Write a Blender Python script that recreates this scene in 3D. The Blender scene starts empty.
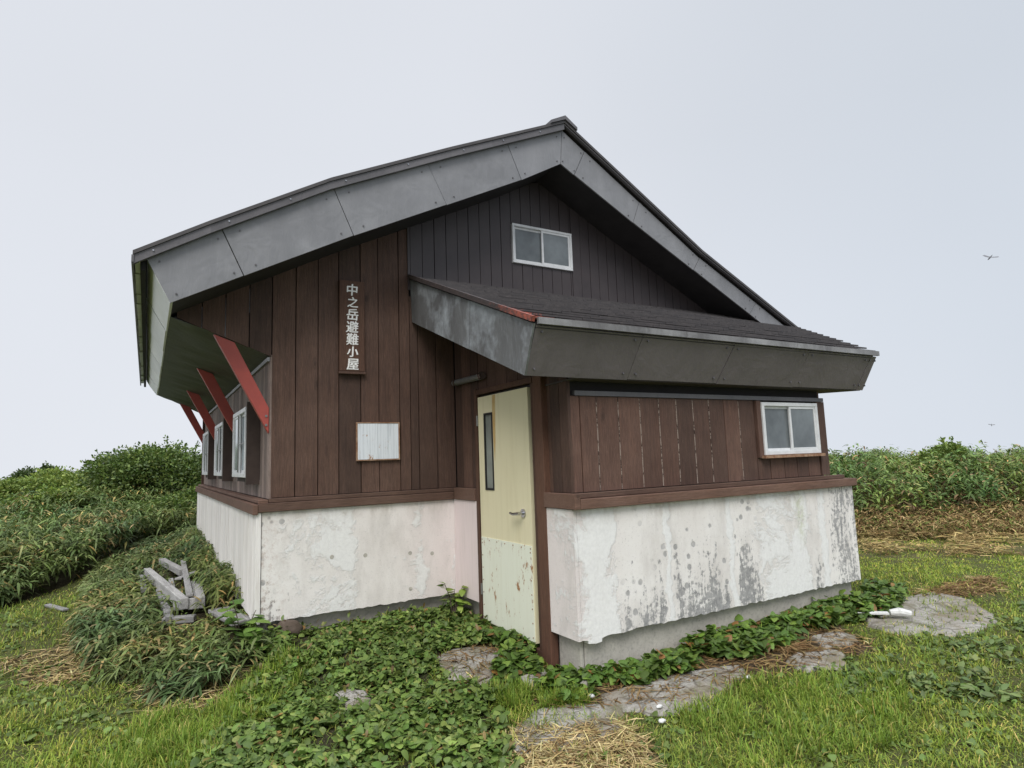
import bpy, math, random
import numpy as np
from mathutils import Vector, Matrix, noise as mnoise
rng = np.random.default_rng(7); random.seed(7)
SC = bpy.context.scene; COL = SC.collection
PI = math.pi

# ------------------------------------------------------------------ materials
class NT:
    def __init__(s, name):
        s.m = bpy.data.materials.new(name); s.m.use_nodes = True
        s.t = s.m.node_tree; s.n = s.t.nodes; s.l = s.t.links
        s.b = s.n['Principled BSDF']; s.out = s.n['Material Output']
    def inp(s, sock, v):
        if hasattr(v, 'is_linked') or isinstance(v, bpy.types.NodeSocket): s.l.new(v, sock)
        else:
            if isinstance(v, (tuple, list)) and len(v) == 3 and sock.type == 'RGBA': v = (*v, 1)
            sock.default_value = v
    def pos(s):
        if not hasattr(s, 'tc'): s.tc = s.n.new('ShaderNodeTexCoord')
        return s.tc.outputs['Object']
    def mapping(s, scale=(1,1,1), loc=(0,0,0), rot=(0,0,0), v=None):
        m = s.n.new('ShaderNodeMapping'); s.l.new(v or s.pos(), m.inputs[0])
        m.inputs['Scale'].default_value = scale; m.inputs['Location'].default_value = loc; m.inputs['Rotation'].default_value = rot
        return m.outputs[0]
    def noise(s, scale, detail=4, rough=.55, v=None, col=False, dist=0):
        n = s.n.new('ShaderNodeTexNoise'); s.l.new(v or s.pos(), n.inputs['Vector'])
        n.inputs['Scale'].default_value = scale; n.inputs['Detail'].default_value = detail
        n.inputs['Roughness'].default_value = rough; n.inputs['Distortion'].default_value = dist
        return n.outputs['Color' if col else 'Fac']
    def voro(s, scale, v=None, feature='F1', out='Distance'):
        n = s.n.new('ShaderNodeTexVoronoi'); n.feature = feature; s.l.new(v or s.pos(), n.inputs['Vector'])
        n.inputs['Scale'].default_value = scale
        return n.outputs[out]
    def ramp(s, fac, stops, interp='LINEAR'):
        r = s.n.new('ShaderNodeValToRGB'); s.inp(r.inputs[0], fac); cr = r.color_ramp; cr.interpolation = interp
        while len(cr.elements) < len(stops): cr.elements.new(.5)
        for e, (p, c) in zip(cr.elements, stops):
            e.position = p; e.color = (c, c, c, 1) if isinstance(c, (int, float)) else (*c, 1)
        return r.outputs[0]
    def mix(s, f, a, b, mode='MIX'):
        m = s.n.new('ShaderNodeMix'); m.data_type = 'RGBA'; m.blend_type = mode
        s.inp(m.inputs['Factor'], f); s.inp(m.inputs[6], a); s.inp(m.inputs[7], b)
        return m.outputs[2]
    def math(s, op, a, b=0, c=None, clamp=False):
        m = s.n.new('ShaderNodeMath'); m.operation = op; m.use_clamp = clamp
        s.inp(m.inputs[0], a); s.inp(m.inputs[1], b)
        if c is not None: s.inp(m.inputs[2], c)
        return m.outputs[0]
    def sep(s, v=None):
        m = s.n.new('ShaderNodeSeparateXYZ'); s.l.new(v or s.pos(), m.inputs[0]); return m.outputs
    def attr(s, name, out='Color'):
        a = s.n.new('ShaderNodeAttribute'); a.attribute_name = name; return a.outputs[out]
    def maprange(s, v, a, b, c=0, d=1):
        m = s.n.new('ShaderNodeMapRange'); s.inp(m.inputs[0], v)
        for i, q in enumerate((a, b, c, d)): m.inputs[i+1].default_value = q
        return m.outputs[0]
    def bump(s, h, st=.3, dist=.02):
        b = s.n.new('ShaderNodeBump'); s.inp(b.inputs['Height'], h); b.inputs['Strength'].default_value = st
        b.inputs['Distance'].default_value = dist; s.l.new(b.outputs[0], s.b.inputs['Normal'])
    def fin(s, col, rough=.7, metal=0, spec=.5):
        s.inp(s.b.inputs['Base Color'], col); s.inp(s.b.inputs['Roughness'], rough)
        s.inp(s.b.inputs['Metallic'], metal); s.b.inputs['Specular IOR Level'].default_value = spec
        return s.m

def wood_mat(name, c1, c2, c3, axis='Z', grey=0.0, rough=.75):
    t = NT(name)
    sc = {'Z': (14, 14, .9), 'X': (.9, 14, 14), 'Y': (14, .9, 14)}[axis]
    rnd = t.attr('rnd', 'Fac')
    off = t.n.new('ShaderNodeCombineXYZ'); t.l.new(rnd, off.inputs[0]); t.l.new(rnd, off.inputs[2])
    vm = t.n.new('ShaderNodeVectorMath'); vm.operation = 'MULTIPLY_ADD'; t.l.new(off.outputs[0], vm.inputs[0])
    vm.inputs[1].default_value = (17, 0, 31); t.l.new(t.pos(), vm.inputs[2])
    v = t.mapping(sc, v=vm.outputs[0])
    g = t.noise(2.2, 8, .65, v=v, dist=.6)
    big = t.noise(1.3, 4, .6)
    fine = t.noise(9, 6, .7, v=v)
    kn = t.voro(1.3, v=t.mapping((2.6, 2.6, 1.2), v=vm.outputs[0]))
    knots = t.ramp(kn, [(0.0, 1), (.06, .8), (.075, .2), (.10, .45), (.13, 0)])
    c = t.mix(t.ramp(g, [(.3, 0), (.7, 1)]), c1, c2)
    c = t.mix(t.math('MULTIPLY', t.ramp(big, [(.4, 0), (.75, 1)]), .6), c, c3)
    c = t.mix(t.math('MULTIPLY', t.ramp(t.noise(.9, 5, .65), [(.45, 0), (.7, 1)]), .45), c, tuple(x*.5 for x in c1))
    c = t.mix(t.math('MULTIPLY', t.ramp(fine, [(.45, 0), (.60, 1)]), .5), c, tuple(x*.38 for x in c1))
    c = t.mix(t.math('MULTIPLY', knots, .75), c, tuple(x*.3 for x in c1))
    val = t.maprange(rnd, 0, 1, .70, 1.28)
    c = t.mix(t.math('MULTIPLY', t.ramp(t.noise(24, 5, .75, v=v), [(.58, 0), (.68, 1)]), .30), c, tuple(min(x*1.6+.05, 1) for x in c3))
    h = t.n.new('ShaderNodeHueSaturation'); t.inp(h.inputs['Value'], val); t.inp(h.inputs['Color'], c)
    t.bump(t.math('ADD', g, t.math('MULTIPLY', fine, .6)), .5, .012)
    return t.fin(h.outputs[0], rough)

M = {}
M['plank'] = wood_mat('brown_stained_wood', (.108, .056, .037), (.046, .023, .016), (.165, .098, .072))
M['plank_front'] = wood_mat('brown_front_wood', (.134, .067, .046), (.064, .031, .022), (.18, .110, .083))
M['plank_grey'] = wood_mat('faded_side_wood', (.25, .185, .16), (.16, .115, .095), (.36, .30, .27))
M['trim'] = wood_mat('brown_trim_wood', (.15, .080, .054), (.095, .050, .034), (.19, .12, .09), axis='X')
M['post'] = wood_mat('brown_post_wood', (.130, .058, .034), (.080, .036, .022), (.155, .085, .052))
M['greywood'] = wood_mat('weathered_grey_wood', (.40, .39, .38), (.17, .165, .16), (.50, .49, .47), axis='X', rough=.85)

def simple(name, c1, c2, scale=6, rough=.6, metal=0, bump=.1, detail=5, spec=.5):
    t = NT(name); n = t.noise(scale, detail, .6)
    t.bump(t.noise(scale*5, 4), bump, .01)
    return t.fin(t.mix(t.ramp(n, [(.35, 0), (.68, 1)]), c1, c2), rough, metal, spec)

M['siding'] = simple('dark_grey_siding', (.052, .041, .042), (.040, .031, .033), 3, .5, bump=.05)
M['gap'] = simple('dark_void', (.010, .009, .009), (.016, .013, .012), 3, .9)
M['soffit_dark'] = simple('dark_soffit', (.022, .020, .022), (.034, .031, .033), 4, .7)
M['red'] = simple('red_painted_steel', (.42, .075, .055), (.33, .062, .05), 5, .5, bump=.12)
M['white_al'] = simple('white_aluminium', (.72, .73, .74), (.60, .61, .62), 8, .4)
M['black'] = simple('black_rubber', (.012, .012, .012), (.02, .02, .02), 8, .5)
M['chrome'] = simple('steel', (.55, .55, .56), (.45, .45, .46), 10, .25, metal=1)
M['lampgrey'] = simple('grey_tube', (.22, .22, .21), (.16, .16, .155), 12, .45, metal=.3)
M['white_text'] = simple('chalky_white_paint', (.92, .92, .91), (.80, .79, .77), 40, .8)
M['char'] = simple('dark_insect', (.03, .03, .03), (.05, .05, .05), 8, .6)
M['white_plastic'] = simple('white_plastic', (.66, .66, .64), (.45, .45, .43), 20, .5)
M['bark'] = simple('shrub_bark', (.07, .05, .035), (.12, .09, .07), 14, .9, bump=.5)
M['wing'] = simple('insect_wing', (.06, .06, .065), (.10, .10, .11), 14, .4)

def metal_mat(name, base, dark, light, lamount=.4, rough=.45, metal=.12, rust=None, streak=(3, 3, .5)):
    t = NT(name)
    v = t.mapping(streak)
    n = t.noise(1.2, 6, .6, v=v); n2 = t.noise(2.2, 5, .65); n3 = t.noise(22, 4, .6, v=v)
    rnd = t.attr('rnd', 'Fac')
    c = t.mix(t.ramp(n, [(.35, 0), (.65, 1)]), base, dark)
    c = t.mix(t.math('MULTIPLY', t.ramp(n2, [(.48, 0), (.72, 1)]), lamount), c, light)
    c = t.mix(t.math('MULTIPLY', t.ramp(n3, [(.55, 0), (.75, 1)]), .22), c, light)
    if rust: c = t.mix(t.ramp(t.noise(6, 8, .75), [(rust, 0), (rust+.07, 1)]), c, (.16, .06, .03))
    h = t.n.new('ShaderNodeHueSaturation'); t.inp(h.inputs['Value'], t.maprange(rnd, 0, 1, .9, 1.1)); t.inp(h.inputs['Color'], c)
    t.bump(t.math('ADD', t.math('ADD', t.noise(1.4, 2), t.math('MULTIPLY', n3, .12)), t.math('MULTIPLY', t.noise(4.5, 2, .5, dist=1.2), .35)), .55, .04)
    return t.fin(h.outputs[0], rough, metal)
M['fascia'] = metal_mat('grey_sheet_metal', (.235, .235, .245), (.195, .196, .205), (.31, .31, .32), .5)
M['fascia_annex'] = metal_mat('brown_grey_sheet_metal', (.185, .162, .170), (.16, .14, .147), (.215, .19, .198), .4, .42)
M['fascia_side'] = metal_mat('worn_bare_sheet_metal', (.19, .195, .20), (.12, .122, .126), (.46, .50, .54), .9, .4, .15, streak=(1.5, 1.5, .3))
M['fascia_eave'] = metal_mat('pale_weathered_metal', (.86, .87, .86), (.68, .70, .68), (.9, .9, .9), .6, .5, .0, streak=(2, .5, 2))
M['cap'] = metal_mat('dark_grey_cap_metal', (.13, .122, .128), (.10, .095, .10), (.18, .172, .178), .3)
M['drip'] = metal_mat('grey_drip_edge', (.24, .235, .235), (.13, .125, .125), (.42, .42, .42), .6)
M['soffit_brown'] = simple('dark_brown_soffit', (.075, .062, .055), (.05, .042, .038), 5, .7)
M['plank_dark'] = simple('dark_brown_casing', (.045, .030, .025), (.065, .045, .037), 8, .8)
M['soffit_green'] = metal_mat('dark_green_soffit', (.075, .078, .062), (.055, .058, .047), (.10, .105, .085), .3, .55, .0, streak=(2, 2, 2))

def roof_mat():
    t = NT('dark_roof_sheet'); x, y, z = t.sep()
    n = t.noise(5, 6, .7); n2 = t.noise(20, 5, .7)
    c = t.mix(t.ramp(n, [(.35, 0), (.65, 1)]), (.034, .029, .029), (.055, .046, .044))
    c = t.mix(t.math('MULTIPLY', t.ramp(n2, [(.5, 0), (.7, 1)]), .4), c, (.09, .078, .074))
    rx = t.maprange(x, 1.45, 2.1, 1, 0); ry = t.maprange(y, -1.5, -2.6, 0, 1)
    rr = t.math('MULTIPLY', rx, ry)
    rr = t.math('ADD', rr, t.math('MULTIPLY', t.math('SUBTRACT', n2, .5), 1.3))
    rr = t.ramp(rr, [(.46, 0), (.66, 1)])
    c = t.mix(rr, c, t.mix(t.ramp(t.noise(26, 4), [(.42, 0), (.6, 1)]), (.34, .085, .055), (.13, .05, .04)))
    # thin brown rust along the left edge
    re = t.math('MULTIPLY', t.maprange(x, 1.52, 1.66, 1, 0), t.ramp(n2, [(.4, 0), (.6, .8)]))
    c = t.mix(t.math('MULTIPLY', re, .55), c, (.07, .042, .037))
    t.bump(n2, .3, .01)
    return t.fin(c, .55)
M['roof'] = roof_mat()
M['roof_main'] = simple('dark_main_roof_sheet', (.05, .045, .046), (.075, .068, .066), 6, .5)

def peel_mat(name, annex=True):
    """chalky white / pinkish wall paint, thick white streaks, bare grey concrete and mould"""
    t = NT(name); x, y, z = t.sep()
    v = t.mapping((1, 1, .38))
    warp = t.math('MULTIPLY', t.math('SUBTRACT', t.noise(3.0, 6, .7), .5), .22)
    xw = t.math('ADD', x, warp)
    xs = t.maprange(xw, 0, 6.2)
    f = lambda a: a/6.2
    n_f = t.noise(17, 12, .78); n_s = t.noise(4.5, 8, .72, v=v); n_t = t.noise(34, 6, .7)
    n_v = t.noise(5, 12, .75, v=t.mapping((3.2, 3.2, .35))); n_x = t.noise(60, 4, .7)
    base = t.mix(t.ramp(t.noise(1.6, 6, .65), [(.35, 0), (.65, 1)]), (.84, .815, .785), (.76, .725, .69))
    pinkx = t.ramp(xs, [(0, 0), (f(1.3), .25), (f(1.9), 1), (f(2.3), .5), (f(2.6), 0), (1, 0)])
    base = t.mix(t.math('MULTIPLY', pinkx, .6), base, (.72, .625, .61))
    base = t.mix(t.math('MULTIPLY', t.ramp(n_s, [(.46, 0), (.72, 1)]), .6), base, (.52, .485, .455))
    base = t.mix(t.math('MULTIPLY', t.ramp(n_x, [(.60, 0), (.68, 1)]), .45), base, (.40, .38, .36))
    cols = t.ramp(xs, [(0, .18), (f(.25), .50), (f(.62), .50), (f(.86), .68), (f(1.0), .22), (f(1.5), .28), (f(1.66), .55), (f(1.76), .18), (f(2.1), .45),
                       (f(2.28), .78), (f(2.46), .70), (f(2.56), .15), (f(3.03), .12), (f(3.10), .88), (f(3.2), .12), (f(3.86), .15), (f(3.94), .88), (f(4.02), .18),
                       (f(4.25), .35), (f(4.5), .66), (f(5.1), .66), (f(5.28), .18), (f(5.42), .84), (f(5.55), .12), (1, .14)])
    pn = t.math('ADD', t.math('MULTIPLY', t.noise(2.2, 12, .72, dist=.8), .72), t.math('MULTIPLY', n_f, .28))
    patch = t.math('ADD', cols, t.math('MULTIPLY', t.math('SUBTRACT', pn, .5), 2.3))
    pm = t.ramp(patch, [(.49, 0), (.60, 1)])
    edge = t.ramp(patch, [(.49, 0), (.525, 1), (.535, 1), (.56, 0)])
    white = t.mix(t.ramp(n_t, [(.4, 0), (.65, 1)]), (.83, .825, .81), (.75, .745, .73))
    white = t.mix(t.math('MULTIPLY', t.ramp(n_v, [(.5, 0), (.75, 1)]), .4), white, (.64, .625, .60))
    gx = t.ramp(xs, [(0, .55), (f(.16), .48), (f(.42), .16), (f(1.7), .0), (f(2.08), .25), (f(2.2), .22), (f(2.42), .2), (f(2.6), .55), (f(3.02), .64), (f(3.1), .1),
                     (f(3.2), .58), (f(3.84), .66), (f(3.94), .05), (f(4.04), .70), (f(4.32), .55), (f(4.45), .14), (f(5.12), .14), (f(5.30), .6), (f(5.42), .2),
                     (f(5.56), .52), (f(5.68), .60), (f(6.02), .56), (1, .55)])
    zf = t.maprange(z, .45, -.98, 0, 1)
    zr = t.math('MAXIMUM', zf, t.maprange(x, 5.1, 5.5, 0, .92))
    ga = t.math('MULTIPLY', gx, zr)
    gnn = t.math('ADD', t.math('MULTIPLY', n_f, .5), t.math('MULTIPLY', n_v, .5))
    gn = t.math('ADD', ga, t.math('MULTIPLY', t.math('SUBTRACT', gnn, .5), 2.6))
    gm = t.ramp(gn, [(.53, 0), (.60, 1)])
    vor = t.voro(8.5, v=t.mapping((1, 1, 1)))
    spot = t.math('MULTIPLY', t.ramp(t.math('ADD', vor, t.math('MULTIPLY', t.math('SUBTRACT', n_t, .5), .2)), [(.20, 1), (.27, 0)]), t.math('MULTIPLY', t.ramp(t.noise(2.3, 3), [(.44, 0), (.54, 1)]), t.math('GREATER_THAN', gx, .40)))
    gm = t.math('MAXIMUM', gm, t.math('MULTIPLY', spot, .85))
    grey = t.mix(t.ramp(t.noise(14, 8, .75), [(.35, 0), (.65, 1)]), (.22, .22, .22), (.44, .43, .425))
    gm2 = t.math('MULTIPLY', gm, t.math('SUBTRACT', 1, t.math('MULTIPLY', pm, .9)))
    c = t.mix(gm2, base, grey)
    c = t.mix(pm, c, white)
    c = t.mix(t.math('MULTIPLY', edge, .04), c, (.42, .40, .38))
    # brownish rust dirt near the top left of the long wall, green algae run
    dirt = t.math('MULTIPLY', t.ramp(xs, [(0, .9), (f(.12), .5), (f(.3), 0), (1, 0)]), t.ramp(n_f, [(.48, 0), (.62, 1)]))
    c = t.mix(t.math('MULTIPLY', dirt, .6), c, (.40, .28, .22))
    topd = t.math('MULTIPLY', t.maprange(z, -.16, -.02, 0, 1), t.ramp(n_s, [(.42, 0), (.62, 1)]))
    c = t.mix(t.math('MULTIPLY', topd, .45), c, (.45, .40, .34))
    alg = t.math('MULTIPLY', t.ramp(xs, [(f(4.95), 0), (f(5.02), 1), (f(5.07), 1), (f(5.12), 0)]), t.math('MULTIPLY', t.maprange(z, -.65, -.3, 0, 1), t.ramp(n_f, [(.4, 0), (.6, 1)])))
    c = t.mix(t.math('MULTIPLY', alg, .6), c, (.42, .46, .22))
    hh = t.math('ADD', t.math('MULTIPLY', pm, 1.0), t.math('MULTIPLY', gm2, -.5))
    t.bump(t.math('ADD', hh, t.math('MULTIPLY', n_t, .5)), .4, .012)
    return t.fin(c, .72)
M['peel'] = peel_mat('peeling_white_paint')

def stain_white(name, c, streaks=(.45, .38, .32), amt=.5, sc=(10, 10, .7), rust=None):
    t = NT(name)
    s1 = t.noise(2.2, 7, .7, v=t.mapping(sc)); s2 = t.noise(9, 8, .75, v=t.mapping((1, 1, .45)))
    rnd = t.attr('rnd', 'Fac')
    col = t.mix(t.math('MULTIPLY', t.ramp(s1, [(.48, 0), (.7, 1)]), amt), c, streaks)
    col = t.mix(t.ramp(s2, [(.66, 0), (.70, .8)]), col, (.30, .27, .25))
    if rust:
        r = t.noise(13, 8, .8, v=t.mapping((1, 1, .4)))
        area = t.noise(1.8, 3, .5)
        rr = t.math('ADD', r, t.math('MULTIPLY', t.math('SUBTRACT', area, .5), .35))
        col = t.mix(t.ramp(rr, [(rust, 0), (rust+.05, 1)]), col, (.33, .15, .05))
    h = t.n.new('ShaderNodeHueSaturation'); t.inp(h.inputs['Value'], t.maprange(rnd, 0, 1, .92, 1.06)); t.inp(h.inputs['Color'], col)
    t.bump(s2, .2, .01)
    return t.fin(h.outputs[0], .6)
M['side_white'] = stain_white('white_side_boards', (.86, .83, .80))
M['pink'] = stain_white('pinkish_painted_board', (.72, .62, .61), (.42, .38, .34), .25, rust=.70)
M['door_up'] = stain_white('cream_door_paint', (.74, .68, .46), (.60, .53, .32), .4, sc=(7, 7, .5), rust=.72)
M['door_low'] = stain_white('pale_green_door_plate', (.76, .78, .66), (.66, .66, .52), .4, sc=(7, 7, .5), rust=.60)
M['notice'] = stain_white('blank_white_notice', (.72, .76, .80), (.42, .46, .50), .9, sc=(20, 20, .8), rust=.585)
M['rustrim'] = simple('rusty_brown_edge', (.22, .10, .05), (.40, .27, .18), 20, .8)

def glass_mat(name, base, rough=.06):
    t = NT(name); n = t.noise(1.5, 4, .6); n2 = t.noise(4, 5, .7, v=t.mapping((3, 3, .4)))
    c = t.mix(t.ramp(n, [(.35, 0), (.7, 1)]), base, tuple(x*2.6+.02 for x in base))  # lighter patches in the pane colour imitate reflected sky
    t.bump(t.noise(2, 2), .02, .01)
    t.b.inputs['IOR'].default_value = 1.5
    return t.fin(c, t.maprange(n2, .3, .7, rough, rough+.15), 0, .6)
M['glass'] = glass_mat('window_glass', (.075, .085, .09))
M['glass_side'] = glass_mat('side_window_glass', (.20, .23, .25), .03)
M['glass_door'] = glass_mat('frosted_door_glass', (.13, .14, .125), .3)

def concrete():
    t = NT('bare_concrete'); n = t.noise(3, 8, .7); n2 = t.noise(30, 6, .7)
    c = t.mix(t.ramp(n, [(.3, 0), (.7, 1)]), (.56, .53, .47), (.36, .34, .30))
    c = t.mix(t.math('MULTIPLY', t.ramp(n2, [(.5, 0), (.7, 1)]), .45), c, (.12, .12, .105))
    t.bump(n2, .4, .01)
    return t.fin(c, .9)
M['concrete'] = concrete()
def stone_mat():
    t = NT('flat_grey_stone'); n = t.noise(2.2, 8, .7); n2 = t.noise(38, 8, .75); n3 = t.noise(110, 3, .7)
    c = t.mix(t.ramp(n, [(.35, 0), (.65, 1)]), (.36, .345, .31), (.25, .23, .195))
    c = t.mix(t.math('MULTIPLY', t.ramp(n2, [(.48, 0), (.6, 1)]), .6), c, (.13, .115, .095))
    c = t.mix(t.math('MULTIPLY', t.ramp(n3, [(.6, 0), (.7, 1)]), .5), c, (.42, .41, .38))
    c = t.mix(t.math('MULTIPLY', t.ramp(t.noise(4, 6, .7), [(.52, 0), (.62, 1)]), .75), c, (.12, .115, .06))
    c = t.mix(t.math('MULTIPLY', t.ramp(t.voro(3.2, v=t.mapping((1, 1.6, 1)), feature='DISTANCE_TO_EDGE'), [(0, 1), (.02, .5), (.04, 0)]), .7), c, (.07, .06, .045))
    c = t.mix(t.math('MULTIPLY', t.ramp(t.noise(1.7, 5, .7), [(.45, 0), (.65, 1)]), .6), c, (.20, .155, .10))
    t.bump(t.math('ADD', n2, t.math('MULTIPLY', n3, .4)), .7, .015)
    return t.fin(c, .9)
M['stone'] = stone_mat()

def leaf_mat(name, trans=.25, rough=.5, spec=.35):
    t = NT(name); c = t.attr('Col')
    n = t.noise(3.0, 3, .5)
    h = t.n.new('ShaderNodeHueSaturation'); t.inp(h.inputs['Value'], t.maprange(n, .3, .7, .82, 1.18)); t.inp(h.inputs['Color'], c)
    t.fin(h.outputs[0], rough, 0, spec)
    tr = t.n.new('ShaderNodeBsdfTranslucent'); t.l.new(h.outputs[0], tr.inputs[0])
    mx = t.n.new('ShaderNodeMixShader'); mx.inputs[0].default_value = trans
    t.l.new(t.b.outputs[0], mx.inputs[1]); t.l.new(tr.outputs[0], mx.inputs[2]); t.l.new(mx.outputs[0], t.out.inputs[0])
    return t.m
M['leaf'] = leaf_mat('broad_leaf'); M['blade'] = leaf_mat('grass_blade', .3, .55, .25); M['sasa'] = leaf_mat('bamboo_leaf', .25, .55, .22)
M['dry'] = leaf_mat('dry_straw', .15, .8, .1)
def ground_mat():
    t = NT('earth_and_thatch'); c = t.attr('Col'); n = t.noise(14, 8, .75); n2 = t.noise(70, 5, .7)
    c = t.mix(t.ramp(n, [(.35, 0), (.65, 1)]), c, t.mix(.5, c, (.035, .028, .016)))
    c = t.mix(t.math('MULTIPLY', t.ramp(n2, [(.5, 0), (.65, 1)]), .5), c, (.16, .13, .08))
    t.bump(t.math('ADD', n, n2), .6, .03)
    return t.fin(c, .95, 0, .1)
M['ground'] = ground_mat()

# ------------------------------------------------------------------ mesh builder
class MB:
    def __init__(s): s.v = []; s.f = []; s.r = []
    def quadprism(s, pts, d, rnd=None):
        """pts: polygon corners (3D), d: extrusion vector"""
        n = len(pts); b = len(s.v); d = Vector(d)
        s.v += [tuple(p) for p in pts] + [tuple(Vector(p)+d) for p in pts]
        F = [tuple(range(b, b+n))[::-1], tuple(range(b+n, b+2*n))] + [(b+i, b+(i+1) % n, b+n+(i+1) % n, b+n+i) for i in range(n)]
        rnd = random.random() if rnd is None else rnd
        s.f += F; s.r += [rnd]*len(F)
        return s
    def box(s, x0, x1, y0, y1, z0, z1, rnd=None):
        return s.quadprism([(x0, y0, z0), (x1, y0, z0), (x1, y1, z0), (x0, y1, z0)], (0, 0, z1-z0), rnd)
    def beam(s, a, b, w, h, up=(0, 0, 1), rnd=None):
        a = Vector(a); b = Vector(b); d = (b-a).normalized(); u = Vector(up); sd = d.cross(u).normalized(); u = sd.cross(d)
        p = [a+sd*w/2+u*h/2, a-sd*w/2+u*h/2, a-sd*w/2-u*h/2, a+sd*w/2-u*h/2]
        return s.quadprism(p, b-a, rnd)
    def tube(s, pts, rad, n=8, rnd=None):
        rnd = random.random() if rnd is None else rnd
        pts = [Vector(p) for p in pts]; b = len(s.v)
        rad = rad if isinstance(rad, (list, tuple)) else [rad]*len(pts)
        for i, p in enumerate(pts):
            d = (pts[min(i+1, len(pts)-1)]-pts[max(i-1, 0)]).normalized()
            a = d.orthogonal().normalized(); c = d.cross(a)
            for k in range(n):
                t = 2*PI*k/n; s.v.append(tuple(p+(a*math.cos(t)+c*math.sin(t))*rad[i]))
        for i in range(len(pts)-1):
            for k in range(n):
                s.f.append((b+i*n+k, b+i*n+(k+1) % n, b+(i+1)*n+(k+1) % n, b+(i+1)*n+k)); s.r.append(rnd)
        s.f.append(tuple(range(b, b+n))[::-1]); s.f.append(tuple(range(b+(len(pts)-1)*n, b+len(pts)*n))); s.r += [rnd, rnd]
        return s
    def build(s, name, mat, parent=None, origin=(0, 0, 0), bevel=0, smooth=False):
        me = bpy.data.meshes.new(name)
        O = Vector(origin)
        me.from_pydata([tuple(Vector(v)-O) for v in s.v], [], s.f); me.update()
        at = me.attributes.new('rnd', 'FLOAT', 'FACE'); at.data.foreach_set('value', s.r)
        import bmesh
        bm = bmesh.new(); bm.from_mesh(me); bmesh.ops.recalc_face_normals(bm, faces=bm.faces); bm.to_mesh(me); bm.free()
        me.materials.append(M[mat] if isinstance(mat, str) else mat)
        if smooth: me.polygons.foreach_set('use_smooth', [True]*len(me.polygons))
        o = bpy.data.objects.new(name, me); COL.objects.link(o); o.location = O
        if parent: o.parent = parent; o.location = O-parent.location
        if bevel:
            m = o.modifiers.new('bevel', 'BEVEL'); m.width = bevel; m.segments = 2; m.limit_method = 'ANGLE'
        return o

def parts_each(mb, name, mat, parent=None, bevel=0):
    """one object per loose piece"""
    import collections
    par = list(range(len(mb.v)))
    def fd(a):
        while par[a] != a: par[a] = par[par[a]]; a = par[a]
        return a
    for f_ in mb.f:
        for q in f_[1:]: par[fd(q)] = fd(f_[0])
    grp = collections.OrderedDict()
    for f_, r_ in zip(mb.f, mb.r): grp.setdefault(fd(f_[0]), []).append((f_, r_))
    for k, fs_ in grp.items():
        m2 = MB(); ids = sorted({q for f_, _ in fs_ for q in f_}); mp = {q: i for i, q in enumerate(ids)}
        m2.v = [mb.v[q] for q in ids]; m2.f = [tuple(mp[q] for q in f_) for f_, _ in fs_]; m2.r = [r_ for _, r_ in fs_]
        part(m2, name, mat, parent, bevel)
def tag(o, label=None, cat=None, group=None, kind=None):
    if label: o['label'] = label
    if cat: o['category'] = cat
    if group: o['group'] = group
    if kind: o['kind'] = kind
    return o
def empty(name, loc, label, cat, group=None):
    o = bpy.data.objects.new(name, None); COL.objects.link(o); o.location = loc; o.empty_display_size = .2
    return tag(o, label, cat, group)

# ------------------------------------------------------------------ terrain
CP = np.array([(0.25,0,-1.22),(1.2,0,-1.22),(2.1,0,-1.22),(2.1,-1.2,-1.30),(2.17,-2.4,-1.39),(4,-2.4,-1.32),(6,-2.4,-1.25),(0,2,-1.12),(-.2,5,-1.1),(-1,3,-1.22),(-2.6,4.5,-1.32),(1.3,-3,-1.42),(3,-4.5,-1.42),(6,-3,-1.34),(10,0,-1.4),(13,-1,-1.4),(-1,-1,-1.42),(-2,0,-1.4),(0,-2,-1.42),(-1,-6.5,-1.45),(0,8,-1.1),(-3,9,-1.05),(-6,12,-1.0),(0,14,-.55),(-2.5,13,-.6),(-1,17,-.3),(-5,17,-.55),(-8,17,-1.2),(-10,20,-1.4),(6,14,-1.0),(14,6,-1.35),(20,0,-1.35),(10,-8,-1.45),(-8,0,-1.5),(-8,-8,-1.5)])
def wob(x, y, f=1.0, ph=0.0):
    return (np.sin(x*1.7*f+y*.9*f+ph)+np.sin(x*-1.1*f+y*2.3*f+ph*1.7+1)+np.sin(x*3.1*f-y*2.7*f+ph*2.3+2)*.6+np.sin(x*5.3*f+y*4.1*f+ph+4)*.35)/2.95
def terr(x, y):
    x = np.asarray(x, float); y = np.asarray(y, float)
    num = 0; den = 0
    for cx, cy, cz in CP:
        w = 1/((x-cx)**2+(y-cy)**2+.25)**1.7; num = num+w*cz; den = den+w
    z = num/den + .018*wob(x, y, 1.3) + .008*wob(x, y, 4.5, 2)
    r = np.hypot(x-2, y)
    return z - np.maximum(r-27, 0)**1.6*.09
def inpoly(x, y, P):
    x = np.asarray(x); ins = np.zeros(x.shape, bool); n = len(P)
    for i in range(n):
        x1, y1 = P[i]; x2, y2 = P[(i+1) % n]
        c = ((y1 > y) != (y2 > y)) & (x < (x2-x1)*(y-y1)/((y2-y1) if y2 != y1 else 1e-9)+x1)
        ins ^= c
    return ins
def zone(x, y, P, j=.12, ph=0):
    return inpoly(x+j*wob(x, y, 4, ph)+j*.6*wob(x, y, 11, ph+3), y+j*wob(y, x, 4, ph+1)+j*.6*wob(y, x, 11, ph+5), P)

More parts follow.
